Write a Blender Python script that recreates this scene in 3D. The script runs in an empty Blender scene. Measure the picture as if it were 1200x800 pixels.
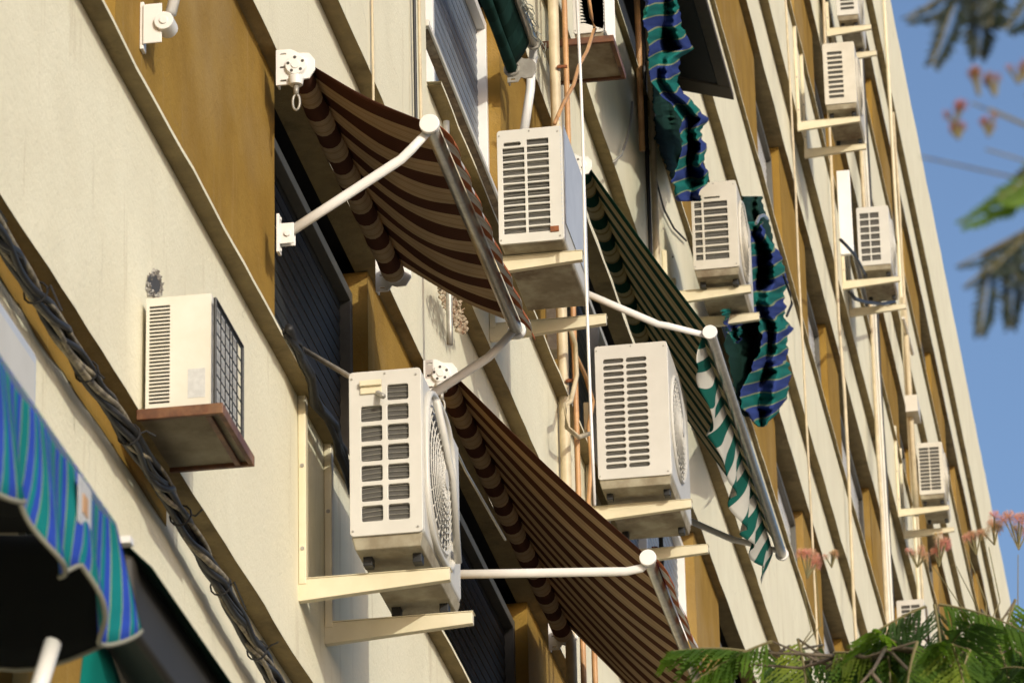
import bpy, bmesh, math, random
from mathutils import Vector, Matrix, noise
random.seed(7)
rnd = random.uniform
SC = bpy.context.scene
# ------------------------------------------------------------------ camera
ZC = 1.6            # eye height; all heights below are given above the eye
CD = 3.4            # distance of the eye from the face of the building
R0 = Vector((0.16282307, -0.38151841, -0.90990788))
R1 = Vector((0.98642652, 0.08280364, 0.14179664))
R2 = Vector((-0.02124565, 0.92064502, -0.38982222))
FPX = 5504.5
cam_d = bpy.data.cameras.new('camera'); cam = bpy.data.objects.new('camera', cam_d)
SC.collection.objects.link(cam); SC.camera = cam
cam.matrix_world = Matrix(((R0.x, R0.y, R0.z, 0), (-R1.x, -R1.y, -R1.z, -CD), (R2.x, R2.y, R2.z, ZC), (0, 0, 0, 1)))
cam_d.sensor_width = 36; cam_d.lens = FPX / 1200 * 36
cam_d.clip_start = .5; cam_d.clip_end = 4000
cam_d.dof.use_dof = True; cam_d.dof.focus_distance = 20.5; cam_d.dof.aperture_fstop = 11.5
# ------------------------------------------------------------------ light
SUNV = Vector((1.45, 1.0, -0.53)).normalized()      # the way the light travels
elev = math.asin(-SUNV.z); 
W = bpy.data.worlds.new('World'); SC.world = W; W.use_nodes = True
wn = W.node_tree.nodes; wl = W.node_tree.links
sky = wn.new('ShaderNodeTexSky'); sky.sky_type = 'NISHITA'; sky.sun_disc = False
sky.sun_elevation = elev; sky.sun_rotation = math.atan2(-SUNV.x, -SUNV.y)
sky.air_density = 1.0; sky.dust_density = 3.0; sky.ozone_density = 4.5; sky.altitude = 0
tint = wn.new('ShaderNodeVectorMath'); tint.operation = 'MULTIPLY'; tint.inputs[1].default_value = (1.50, 1.27, 1.16)
wl.new(sky.outputs[0], tint.inputs[0]); wl.new(tint.outputs[0], wn['Background'].inputs[0]); wn['Background'].inputs[1].default_value = 0.15
sd = bpy.data.lights.new('sun', 'SUN'); sd.energy = 2.6; sd.angle = math.radians(.55); sd.color = (1, .985, .85)
sun = bpy.data.objects.new('sun', sd); SC.collection.objects.link(sun)
sun.rotation_euler = SUNV.to_track_quat('-Z', 'Y').to_euler()
SC.view_settings.view_transform = 'Standard'; SC.view_settings.look = 'None'
SC.view_settings.exposure = -0.04; SC.view_settings.gamma = 1
SC.render.resolution_x = 1024; SC.render.resolution_y = 682

# ------------------------------------------------------------------ helpers
def ray(px, py):
    v = Vector((px - 600, 400 - py, -FPX)); return Vector((R0.dot(v), R1.dot(v), R2.dot(v)))
def onD(px, py, d):         # photo pixel -> (X, d, z) on the plane d metres out from the wall
    r = ray(px, py); t = (d - CD) / r.y; return (r.x * t, d, r.z * t)
def onX(px, py, X):
    r = ray(px, py); t = X / r.x; return (X, CD + r.y * t, r.z * t)
def P(p): return Vector((p[0], -p[1], p[2] + ZC))
def tag(o, label, cat, group=None, kind=None):
    o['label'] = label; o['category'] = cat
    if group: o['group'] = group
    if kind: o['kind'] = kind
    return o
def thing(name, label, cat, loc, group=None):
    o = bpy.data.objects.new(name, None); o.empty_display_size = .1
    SC.collection.objects.link(o); o.location = P(loc)
    return tag(o, label, cat, group)
def origin_of(par):
    v = Vector((0, 0, 0))
    while par is not None: v = v + par.location; par = par.parent
    return v
class MB:
    """collects verts (X,d,z) and faces for one mesh object"""
    def __init__(s): s.v = []; s.f = []; s.m = []; s.uv = {}; s.sm = False
    def add(s, vs, fs, mi=0, uvs=None):
        b = len(s.v); s.v += [Vector(v) for v in vs]
        for f in fs:
            s.f.append([b + i for i in f]); s.m.append(mi)
            if uvs: s.uv[len(s.f) - 1] = [uvs[i] for i in f]
        return s
    def box(s, x0, x1, d0, d1, z0, z1, mi=0):
        vs = [(x, d, z) for x in (x0, x1) for d in (d0, d1) for z in (z0, z1)]
        return s.add(vs, [(0, 1, 3, 2), (4, 6, 7, 5), (0, 4, 5, 1), (2, 3, 7, 6), (0, 2, 6, 4), (1, 5, 7, 3)], mi)
    def hexa(s, c, mi=0):   # 8 corners: bottom 4 then top 4
        return s.add(c, [(0, 3, 2, 1), (4, 5, 6, 7), (0, 1, 5, 4), (1, 2, 6, 5), (2, 3, 7, 6), (3, 0, 4, 7)], mi)
    def tube(s, pts, r, n=8, mi=0, caps=True, flat=1.0):
        pts = [Vector(p) for p in pts]; rr = r if isinstance(r, (list, tuple)) else [r] * len(pts)
        rings = []; ref = None
        for i, p in enumerate(pts):
            a = pts[max(i - 1, 0)]; b = pts[min(i + 1, len(pts) - 1)]; t = (b - a).normalized()
            if ref is None:
                ref = Vector((0, 0, 1)) if abs(t.z) < .9 else Vector((1, 0, 0))
            u = (ref - t * ref.dot(t)).normalized(); w = t.cross(u); ref = u
            rings.append([p + (u * math.cos(k / n * 2 * math.pi) + w * flat * math.sin(k / n * 2 * math.pi)) * rr[i] for k in range(n)])
        vs = [q for g in rings for q in g]; fs = []
        for i in range(len(pts) - 1):
            for k in range(n):
                a = i * n + k; b = i * n + (k + 1) % n; fs.append((a, b, b + n, a + n))
        if caps: fs += [tuple(range(n))[::-1], tuple((len(pts) - 1) * n + k for k in range(n))]
        return s.add(vs, fs, mi)
    def grid(s, fn, nu, nv, mi=0, uvf=None):
        vs = []; uvs = []
        for j in range(nv + 1):
            for i in range(nu + 1):
                vs.append(fn(i / nu, j / nv)); uvs.append(uvf(i / nu, j / nv) if uvf else (i / nu, j / nv))
        fs = [(j * (nu + 1) + i, j * (nu + 1) + i + 1, (j + 1) * (nu + 1) + i + 1, (j + 1) * (nu + 1) + i) for j in range(nv) for i in range(nu)]
        return s.add(vs, fs, mi, uvs)
    def build(s, name, mats, parent=None, bevel=0, smooth=False, solid=0, loc=None):
        me = bpy.data.meshes.new(name); mats = mats if isinstance(mats, (list, tuple)) else [mats]
        off = origin_of(parent) if parent is not None else (P(loc) if loc else Vector((0, 0, 0)))
        me.from_pydata([P(v) - off for v in s.v], [], s.f)
        for m in mats: me.materials.append(m)
        for p, mi in zip(me.polygons, s.m): p.material_index = mi; p.use_smooth = smooth
        if s.uv:
            ul = me.uv_layers.new(name='UVMap')
            for fi, uvs in s.uv.items():
                for li, q in zip(me.polygons[fi].loop_indices, uvs): ul.data[li].uv = q
        bm = bmesh.new(); bm.from_mesh(me); bmesh.ops.recalc_face_normals(bm, faces=bm.faces); bm.to_mesh(me); bm.free()
        me.update()
        o = bpy.data.objects.new(name, me); SC.collection.objects.link(o)
        if parent is not None: o.parent = parent
        else: o.location = off
        if bevel:
            b = o.modifiers.new('bevel', 'BEVEL'); b.width = bevel; b.segments = 2; b.limit_method = 'ANGLE'; b.angle_limit = .6
            if smooth is False:
                for p in me.polygons: p.use_smooth = True
                o.modifiers.new('wn', 'WEIGHTED_NORMAL')
        if solid:
            b = o.modifiers.new('solid', 'SOLIDIFY'); b.thickness = solid; b.offset = 0
        return o
def plate(name, mat, parent, outer, holes, to3, thick, bev=.0015, sub_loc=None):
    """flat plate with real holes; outer/holes are 2D polygons, to3(u,v,w) gives (X,d,z)"""
    cu = bpy.data.curves.new('c', 'CURVE'); cu.dimensions = '2D'; cu.fill_mode = 'BOTH'
    for poly in [outer] + holes:
        sp = cu.splines.new('POLY'); sp.points.add(len(poly) - 1); sp.use_cyclic_u = True
        for p, q in zip(sp.points, poly): p.co = (q[0], q[1], 0, 1)
    cu.extrude = thick / 2; cu.bevel_depth = bev; cu.bevel_resolution = 1; cu.offset = -bev
    t = bpy.data.objects.new('t', cu); SC.collection.objects.link(t)
    dg = bpy.context.evaluated_depsgraph_get(); me = bpy.data.meshes.new_from_object(t.evaluated_get(dg))
    bpy.data.objects.remove(t); bpy.data.curves.remove(cu)
    off = origin_of(parent)
    for v in me.vertices: v.co = P(to3(v.co.x, v.co.y, v.co.z)) - off
    me.materials.clear(); me.materials.append(mat); me.name = name
    bm = bmesh.new(); bm.from_mesh(me); bmesh.ops.recalc_face_normals(bm, faces=bm.faces); bm.to_mesh(me); bm.free()
    for p in me.polygons: p.use_smooth = False; p.material_index = 0
    o = bpy.data.objects.new(name, me); SC.collection.objects.link(o); o.parent = parent
    return o
def rrect(u0, u1, v0, v1, r, n=4):
    r = min(r, (u1 - u0) / 2 * .999, (v1 - v0) / 2 * .999); out = []
    for cx, cy, a0 in ((u1 - r, v1 - r, 0), (u0 + r, v1 - r, 90), (u0 + r, v0 + r, 180), (u1 - r, v0 + r, 270)):
        for k in range(n + 1):
            a = math.radians(a0 + 90 * k / n); out.append((cx + r * math.cos(a), cy + r * math.sin(a)))
    return out
# ------------------------------------------------------------------ materials
class NT:
    def __init__(s, name):
        s.m = bpy.data.materials.new(name); s.m.use_nodes = True; s.t = s.m.node_tree
        s.b = s.t.nodes['Principled BSDF']
    def n(s, ty, **kw):
        o = s.t.nodes.new(ty)
        for k, v in kw.items():
            if k.startswith('i_'): o.inputs[k[2:].replace('_', ' ')].default_value = v
            else: setattr(o, k, v)
        return o
    def l(s, a, b): s.t.links.new(a, b)
def col(c): return (c[0], c[1], c[2], 1)
def mat(name, c, rough=.6, metal=0, c2=None, nscale=8, namt=.5, bump=0, bscale=60, c3=None, streak=False, spec=.5, det=6, transl=0, c3t=.62):
    N = NT(name); b = N.b
    b.inputs['Roughness'].default_value = rough; b.inputs['Metallic'].default_value = metal
    b.inputs['Specular IOR Level'].default_value = spec
    tc = N.n('ShaderNodeTexCoord'); geo = N.n('ShaderNodeNewGeometry')
    last = None
    if c2 is None: c2 = tuple(x * .86 for x in c)
    no = N.n('ShaderNodeTexNoise'); no.inputs['Scale'].default_value = nscale; no.inputs['Detail'].default_value = det; no.inputs['Roughness'].default_value = .6
    N.l(geo.outputs['Position'], no.inputs['Vector'])
    rp = N.n('ShaderNodeValToRGB'); rp.color_ramp.elements[0].position = .5 - .2 * namt; rp.color_ramp.elements[1].position = .5 + .2 * namt + .05
    rp.color_ramp.elements[0].color = col(c2); rp.color_ramp.elements[1].color = col(c)
    N.l(no.outputs['Fac'], rp.inputs['Fac']); last = rp.outputs['Color']
    if c3 is not None:
        mp = N.n('ShaderNodeMapping'); mp.inputs['Scale'].default_value = (9, 9, .9) if streak else (3, 3, 3)
        N.l(geo.outputs['Position'], mp.inputs['Vector'])
        n2 = N.n('ShaderNodeTexNoise'); n2.inputs['Scale'].default_value = 1.0; n2.inputs['Detail'].default_value = 7; n2.inputs['Roughness'].default_value = .65
        N.l(mp.outputs['Vector'], n2.inputs['Vector'])
        r2 = N.n('ShaderNodeValToRGB'); r2.color_ramp.elements[0].position = c3t - .08; r2.color_ramp.elements[1].position = c3t + .12
        N.l(n2.outputs['Fac'], r2.inputs['Fac'])
        mx = N.n('ShaderNodeMix', data_type='RGBA'); N.l(r2.outputs['Color'], mx.inputs['Factor']); N.l(last, mx.inputs[6]); mx.inputs[7].default_value = col(c3)
        last = mx.outputs[2]
    N.l(last, b.inputs['Base Color'])
    if bump:
        n3 = N.n('ShaderNodeTexNoise'); n3.inputs['Scale'].default_value = bscale; n3.inputs['Detail'].default_value = 5; n3.inputs['Roughness'].default_value = .7
        N.l(geo.outputs['Position'], n3.inputs['Vector'])
        bp = N.n('ShaderNodeBump'); bp.inputs['Strength'].default_value = 1; bp.inputs['Distance'].default_value = bump
        N.l(n3.outputs['Fac'], bp.inputs['Height']); N.l(bp.outputs['Normal'], b.inputs['Normal'])
    return N.m
M = {}
def age(m, amt=.5):
    # wear with a shape of its own: speckles, soot smudges, hairline cracks and patched areas
    t = m.node_tree; b = t.nodes['Principled BSDF']; src = b.inputs['Base Color'].links[0].from_socket
    g = t.nodes.new('ShaderNodeNewGeometry')
    def layer(src, fac, c):
        mx = t.nodes.new('ShaderNodeMix'); mx.data_type = 'RGBA'; t.links.new(fac, mx.inputs['Factor']); t.links.new(src, mx.inputs[6]); mx.inputs[7].default_value = col(c); return mx.outputs[2]
    def ramp(sock, a, b_, top):
        r_ = t.nodes.new('ShaderNodeMapRange'); r_.inputs['From Min'].default_value = a; r_.inputs['From Max'].default_value = b_; r_.inputs['To Max'].default_value = top; t.links.new(sock, r_.inputs['Value']); return r_.outputs[0]
    def noi(sc, det, vec=None, sx=None):
        n = t.nodes.new('ShaderNodeTexNoise'); n.inputs['Scale'].default_value = sc; n.inputs['Detail'].default_value = det; n.inputs['Roughness'].default_value = .65
        if sx:
            mp = t.nodes.new('ShaderNodeMapping'); mp.inputs['Scale'].default_value = sx; t.links.new(g.outputs['Position'], mp.inputs['Vector']); t.links.new(mp.outputs[0], n.inputs['Vector'])
        else: t.links.new(g.outputs['Position'], n.inputs['Vector'])
        return n.outputs['Fac']
    src = layer(src, ramp(noi(26, 3), .70, .78, .55 * amt), (.20, .15, .09))
    src = layer(src, ramp(noi(.55, 8), .52, .66, .40 * amt), (.50, .43, .30))
    src = layer(src, ramp(noi(1, 8, sx=(14, 14, 1.1)), .62, .74, .75 * amt), (.34, .27, .17))
    v = t.nodes.new('ShaderNodeTexVoronoi'); v.feature = 'DISTANCE_TO_EDGE'; v.inputs['Scale'].default_value = .9
    ad = t.nodes.new('ShaderNodeVectorMath'); ad.operation = 'MULTIPLY_ADD'; nn = t.nodes.new('ShaderNodeTexNoise'); nn.inputs['Scale'].default_value = 4; nn.inputs['Detail'].default_value = 6
    t.links.new(g.outputs['Position'], nn.inputs['Vector']); t.links.new(nn.outputs['Color'], ad.inputs[0]); ad.inputs[1].default_value = (.35, .35, .35); t.links.new(g.outputs['Position'], ad.inputs[2]); t.links.new(ad.outputs[0], v.inputs['Vector'])
    cr = ramp(v.outputs['Distance'], .004, .0, .6 * amt); 
    ms = t.nodes.new('ShaderNodeMath'); ms.operation = 'MULTIPLY'; t.links.new(cr, ms.inputs[0]); t.links.new(ramp(noi(.8, 2), .50, .60, 1), ms.inputs[1])
    src = layer(src, ms.outputs[0], (.22, .17, .11))
    t.links.new(src, b.inputs['Base Color'])
    return m
M['cream'] = mat('cream_stucco', (.81, .77, .59), .9, c2=(.755, .71, .535), nscale=2.2, c3=(.56, .49, .34), streak=True, bump=.0045, bscale=42, spec=.10, c3t=.67)
age(M['cream'], .45)
M['ochre'] = mat('ochre_stucco', (.32, .195, .042), .9, c2=(.27, .16, .034), nscale=3, c3=(.36, .23, .08), streak=True, bump=.005, bscale=45, spec=.12, c3t=.66)
age(M['ochre'], .35)
M['ochre_trim'] = mat('painted_trim', (.31, .24, .12), .9, c2=(.24, .185, .095), nscale=9, c3=(.13, .10, .055), bump=.006, bscale=30, spec=.12)
M['reveal'] = mat('grey_reveal', (.17, .16, .12), .8, nscale=12)
M['white'] = mat('white_paint', (.68, .64, .55), .38, c2=(.63, .59, .49), nscale=7, c3=(.62, .55, .42), c3t=.72)
M['white2'] = mat('bright_white_paint', (.80, .79, .75), .35, c2=(.76, .74, .70), nscale=5)
M['acw'] = mat('casing_ivory', (.60, .56, .47), .42, c2=(.54, .50, .41), nscale=6, c3=(.45, .38, .26), streak=True, c3t=.70)
M['acw2'] = mat('casing_white', (.60, .58, .52), .40, c2=(.56, .54, .48), nscale=6, c3=(.52, .47, .37), streak=True, c3t=.72)
M['acg'] = mat('casing_grey_white', (.50, .53, .57), .4, c2=(.45, .48, .52), nscale=6)
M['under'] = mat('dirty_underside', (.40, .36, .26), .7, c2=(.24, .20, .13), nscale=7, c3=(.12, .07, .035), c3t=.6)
M['bracket'] = mat('cream_enamel', (.70, .63, .45), .45, c2=(.64, .57, .39), nscale=8, c3=(.40, .26, .12), c3t=.74)
M['coil'] = mat('coil_dark', (.07, .065, .055), .6, nscale=30)
M['fin'] = mat('coil_fins', (.30, .29, .25), .5, metal=.3, nscale=30)
M['black'] = mat('black_rubber', (.012, .012, .012), .55, nscale=20)
M['cable'] = mat('cable_black', (.018, .017, .016), .5, nscale=30)
M['cableg'] = mat('cable_grey', (.34, .29, .19), .6, c2=(.12, .10, .07), nscale=26)
M['pvc'] = mat('pipe_cream', (.62, .52, .34), .5, c2=(.5, .41, .26), nscale=9)
M['copper'] = mat('pipe_tan', (.55, .31, .13), .5, c2=(.42, .22, .09), nscale=9)
M['alu'] = mat('aluminium', (.55, .53, .48), .32, metal=.75, c2=(.44, .43, .39), nscale=20)
M['alu_dull'] = mat('dull_metal', (.40, .38, .33), .45, metal=.4, c2=(.3, .28, .24), nscale=20)
M['shutter_dark'] = mat('shutter_dark', (.022, .022, .020), .65, nscale=10)
M['shutter_blue'] = mat('shutter_grey_blue', (.17, .19, .225), .45, c2=(.13, .15, .18), nscale=3)
M['shutter_white'] = mat('shutter_white', (.66, .65, .63), .5, c2=(.58, .57, .55), nscale=3)
M['frame_grey'] = mat('frame_grey', (.11, .105, .09), .5, metal=.1, nscale=20)
M['wood'] = mat('varnished_wood', (.15, .056, .020), .5, c2=(.085, .032, .013), nscale=22, c3=(.30, .16, .07), c3t=.62)
M['woodold'] = mat('weathered_wood', (.26, .17, .085), .7, c2=(.13, .08, .04), nscale=24, c3=(.45, .38, .27), c3t=.64)
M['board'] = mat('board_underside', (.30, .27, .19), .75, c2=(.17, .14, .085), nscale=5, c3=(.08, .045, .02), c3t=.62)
M['rust'] = mat('rust', (.26, .085, .025), .8, c2=(.16, .05, .016), nscale=40)
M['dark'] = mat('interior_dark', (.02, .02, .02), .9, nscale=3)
M['ground'] = mat('pavement', (.30, .27, .22), .9, c2=(.22, .20, .165), nscale=1.2, bump=.004)
M['asphalt'] = mat('asphalt', (.055, .055, .055), .9, nscale=9, bump=.004)
M['bark'] = mat('bark', (.16, .125, .085), .9, c2=(.09, .07, .045), nscale=25, bump=.004, bscale=60)
M['twig'] = mat('twig', (.20, .17, .075), .8, nscale=25)
M['label'] = mat('label_paper', (.55, .55, .53), .5, nscale=60)
M['concrete'] = mat('broken_plaster', (.50, .48, .43), .95, c2=(.12, .10, .08), nscale=34, bump=.012, bscale=45)
def leafmat(name, c, c2, tr=.35):
    N = NT(name); b = N.b; b.inputs['Roughness'].default_value = .55; b.inputs['Specular IOR Level'].default_value = .3
    g = N.n('ShaderNodeNewGeometry'); no = N.n('ShaderNodeTexNoise'); no.inputs['Scale'].default_value = 9
    N.l(g.outputs['Position'], no.inputs['Vector'])
    rp = N.n('ShaderNodeValToRGB'); rp.color_ramp.elements[0].position = .35; rp.color_ramp.elements[1].position = .68
    rp.color_ramp.elements[0].color = col(c2); rp.color_ramp.elements[1].color = col(c); N.l(no.outputs['Fac'], rp.inputs['Fac'])
    N.l(rp.outputs['Color'], b.inputs['Base Color'])
    t = N.n('ShaderNodeBsdfTranslucent'); mul = N.n('ShaderNodeMix', data_type='RGBA', blend_type='MULTIPLY'); mul.inputs[0].default_value = 1
    N.l(rp.outputs['Color'], mul.inputs[6]); mul.inputs[7].default_value = (1.7, 1.8, .8, 1); N.l(mul.outputs[2], t.inputs['Color'])
    mx = N.n('ShaderNodeMixShader'); mx.inputs[0].default_value = tr
    N.l(b.outputs[0], mx.inputs[1]); N.l(t.outputs[0], mx.inputs[2]); N.l(mx.outputs[0], N.t.nodes['Material Output'].inputs[0])
    return N.m
M['leaf'] = leafmat('leaf_green', (.15, .25, .035), (.07, .14, .022), .5)
M['leafy'] = leafmat('leaf_young', (.23, .28, .03), (.14, .20, .03), .45)
M['leafdark'] = leafmat('leaf_deep', (.062, .125, .028), (.032, .07, .018), .35)
M['leafnear'] = leafmat('leaf_shaded', (.016, .028, .014), (.010, .018, .010), .05)  # dark silhouette of the near leaves put into their colour
M['petal'] = leafmat('blossom_pink', (.68, .27, .32), (.52, .38, .22), .35)
M['petalr'] = leafmat('blossom_red', (.40, .14, .11), (.26, .18, .05), .2)
def fabric(name, stops, period, axis='u', transl=.3, rough=.9, noise_amt=.004, fine=None):
    """striped canvas; stops = [(position, colour)...] within one period of the UV coordinate (metres)"""
    N = NT(name); b = N.b; b.inputs['Roughness'].default_value = rough; b.inputs['Specular IOR Level'].default_value = .1
    uv = N.n('ShaderNodeUVMap'); sp = N.n('ShaderNodeSeparateXYZ'); N.l(uv.outputs[0], sp.inputs[0])
    no = N.n('ShaderNodeTexNoise'); no.inputs['Scale'].default_value = 5; N.l(uv.outputs[0], no.inputs['Vector'])
    a = N.n('ShaderNodeMath', operation='MULTIPLY_ADD'); N.l(no.outputs['Fac'], a.inputs[0]); a.inputs[1].default_value = noise_amt
    N.l(sp.outputs[0 if axis == 'u' else 1], a.inputs[2])
    d = N.n('ShaderNodeMath', operation='DIVIDE'); N.l(a.outputs[0], d.inputs[0]); d.inputs[1].default_value = period
    fr = N.n('ShaderNodeMath', operation='FRACT'); N.l(d.outputs[0], fr.inputs[0])
    rp = N.n('ShaderNodeValToRGB'); rp.color_ramp.interpolation = 'CONSTANT'
    e = rp.color_ramp.elements
    while len(e) < len(stops): e.new(.5)
    for el, (p, c) in zip(e, stops): el.position = p; el.color = col(c)
    N.l(fr.outputs[0], rp.inputs['Fac']); last = rp.outputs['Color']
    n2 = N.n('ShaderNodeTexNoise'); n2.inputs['Scale'].default_value = 3; n2.inputs['Detail'].default_value = 6; N.l(uv.outputs[0], n2.inputs['Vector'])
    r2 = N.n('ShaderNodeMapRange'); r2.inputs['From Min'].default_value = .3; r2.inputs['From Max'].default_value = .7; r2.inputs['To Min'].default_value = .86; r2.inputs['To Max'].default_value = 1.06
    N.l(n2.outputs['Fac'], r2.inputs['Value'])
    mu = N.n('ShaderNodeVectorMath', operation='SCALE'); N.l(last, mu.inputs[0]); N.l(r2.outputs[0], mu.inputs['Scale']); last = mu.outputs[0]
    if fine:
        w = N.n('ShaderNodeMath', operation='MULTIPLY'); N.l(sp.outputs[0], w.inputs[0]); w.inputs[1].default_value = 2 * math.pi / fine
        s_ = N.n('ShaderNodeMath', operation='SINE'); N.l(w.outputs[0], s_.inputs[0])
        m3 = N.n('ShaderNodeMapRange'); m3.inputs['From Min'].default_value = -1; m3.inputs['To Min'].default_value = .86; m3.inputs['To Max'].default_value = 1.05; N.l(s_.outputs[0], m3.inputs['Value'])
        mu2 = N.n('ShaderNodeVectorMath', operation='SCALE'); N.l(last, mu2.inputs[0]); N.l(m3.outputs[0], mu2.inputs['Scale']); last = mu2.outputs[0]
    N.l(last, b.inputs['Base Color'])
    t = N.n('ShaderNodeBsdfTranslucent'); N.l(last, t.inputs['Color'])
    mx = N.n('ShaderNodeMixShader'); mx.inputs[0].default_value = transl
    N.l(b.outputs[0], mx.inputs[1]); N.l(t.outputs[0], mx.inputs[2]); N.l(mx.outputs[0], N.t.nodes['Material Output'].inputs[0])
    return N.m
BR, TAN, CRM = (.11, .048, .030), (.50, .38, .24), (.55, .50, .42)
M['brown_stripe'] = fabric('brown_striped_canvas', [(0, BR), (.46, TAN), (.60, (.42, .31, .185)), (.66, TAN), (.84, (.42, .31, .185)), (.9, TAN)], .262, transl=.28, fine=.016)
M['brown_valance'] = fabric('brown_striped_valance', [(0, (.38, .13, .06)), (.46, (.62, .60, .58)), (.62, (.5, .44, .40)), (.68, (.62, .60, .58))], .245, transl=.2)
GRN = (.014, .075, .055)
M['green_stripe'] = fabric('green_striped_canvas', [(0, GRN), (.42, (.50, .45, .29)), (.58, (.30, .26, .15)), (.66, (.50, .45, .29)), (.92, (.30, .26, .15))], .32, transl=.38, fine=.016)
M['green_valance'] = fabric('green_white_valance', [(0, (.012, .12, .09)), (.5, (.62, .60, .52))], .30, transl=.2)
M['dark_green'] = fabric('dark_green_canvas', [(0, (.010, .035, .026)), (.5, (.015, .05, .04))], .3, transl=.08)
TEAL, BLU, YEL = (.010, .145, .12), (.030, .050, .19), (.22, .25, .15)
bl = [(0, TEAL), (.30, YEL), (.335, BLU), (.62, YEL), (.655, TEAL), (.80, BLU), (.96, YEL)]
M['blue_stripe'] = fabric('blue_teal_striped_canvas', bl, .30, transl=.12)
M['blue_band'] = fabric('blue_teal_banded_canvas', [(0, TEAL), (.44, YEL), (.50, BLU), (.94, YEL)], .26, axis='v', transl=.10)
M['blue_fine'] = fabric('blue_teal_fine_stripe', [(0, (.01, .20, .20)), (.30, (.25, .36, .22)), (.33, (.03, .075, .42)), (.60, (.2, .3, .3)), (.63, (.01, .20, .22)), (.78, (.03, .075, .42)), (.96, (.25, .36, .22))], .115, transl=.15)
M['shade_black'] = mat('black_painted_shade', (.006, .008, .008), .95)  # shade under the corner awning, put into the cloth colour
M['red_cloth'] = fabric('red_cloth', [(0, (.22, .012, .02)), (.5, (.2, .01, .02))], .3, transl=.1)
M['piping'] = mat('valance_piping', (.24, .24, .19), .8)
M['teal_cloth'] = fabric('teal_cloth', [(0, (.004, .16, .13)), (.7, (.004, .14, .12))], .3, transl=.1)
M['roll_brown'] = M['brown_stripe']

# ------------------------------------------------------------------ ground
g = MB(); g.grid(lambda u, v: (-600 + 1800 * u, -300 + 900 * v, -ZC), 40, 40)
o = g.build('ground', M['ground']); o['kind'] = 'structure'
g = MB(); g.box(-60, 160, 0.3, 5.6, -ZC + .004, -ZC + .12); o = g.build('pavement', M['ground']); o['kind'] = 'structure'
g = MB(); g.grid(lambda u, v: (-60 + 220 * u, 5.8 + 8 * v, -ZC + .004), 40, 4); o = g.build('road', M['asphalt']); o['kind'] = 'structure'

# ------------------------------------------------------------------ the building
XA, XB = -6.0, 108.0
tG = [2.45, 5.81, 9.03, 12.30, 15.60, 18.90, 22.25, 25.75]
tS = [3.65, 6.89, 9.66, 13.50, 16.45, 19.80, 23.20]
tH = [4.92, 8.18, 11.36, 14.67, 17.90, 21.15, 24.60]
dA, dO = .08, -.06
kA = (CD - dA) / CD
G = [t * kA for t in tG]; S = [t * kA for t in tS]; H = list(tH)
ROOF = 27.45 * kA
WIN = {0: [(1.5, 3.4), (5.0, 9.0), (10.2, 12.6), (14.6, 16.5), (18.5, 20.5)],
       1: [(4.0, 5.9), (7.4, 9.3), (10.9, 13.72), (16.28, 18.2), (19.6, 22.5), (24.6, 26.5), (28.3, 30.2)],
       2: [(9, 11), (13, 15), (18.95, 22.0), (23.95, 30.1), (31.5, 33.5), (35.4, 37.3), (39.2, 41.2)],
       3: [(17, 19), (21, 22.6), (24.5, 30.3), (31.9, 34.4), (36.36, 38.55), (40.1, 42.0), (44, 45.8), (47.6, 49.5), (51.3, 53.2)],
       4: [(22, 24), (26, 28), (30, 32), (36.0, 37.9), (40.1, 42.0), (43.25, 46.5), (48.3, 50.2), (52.4, 54.3), (56.3, 58.2), (60.1, 62)],
       5: [(30, 32), (34, 36), (38.0, 40.3), (42.2, 44.1), (45.9, 48.9), (51.9, 53.7), (56, 57.8), (60.2, 62.0), (64.4, 66.2), (68.6, 70.4), (73, 75)],
       6: [(34, 36), (39, 41), (44, 46), (48.6, 50.4), (53.0, 54.8), (57.2, 59.0), (61.5, 63.3), (66, 67.8), (70.3, 72.2), (74.8, 76.6), (79, 81), (84, 86)]}
bld = thing('apartment_building', 'long cream apartment block with ochre window bands and ledges on every floor', 'building', (20, -6, -ZC))
def wob(x, k, a=.013):
    return a * (noise.noise(Vector((x * 1.3, k * 7.1, 0))) + .6 * noise.noise(Vector((x * 4.1, k * 3.3, 5))))
xs = []
x = XA
while x < XB: xs.append(x); x += .16 if x < 45 else .4
xs.append(XB)
wall = MB(); pan = MB(); trim = MB(); slot = MB()
def strip(mb, a, b, x0=None, x1=None):
    """a, b: functions x -> (d,z): ruled wavy strip along the facade"""
    q = xs if x0 is None else [x0] + [x for x in xs if x0 < x < x1] + [x1]
    vs = []
    for x in q: vs += [(x,) + a(x), (x,) + b(x)]
    mb.add(vs, [(2 * i, 2 * i + 2, 2 * i + 3, 2 * i + 1) for i in range(len(q) - 1)])
def gaps(k):
    out = []; p = XA
    for a, b in WIN.get(k, []): out.append((p, a)); p = b
    out.append((p, XB)); return out
strip(wall, lambda x: (0, -ZC), lambda x: (0, G[0]))
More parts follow.
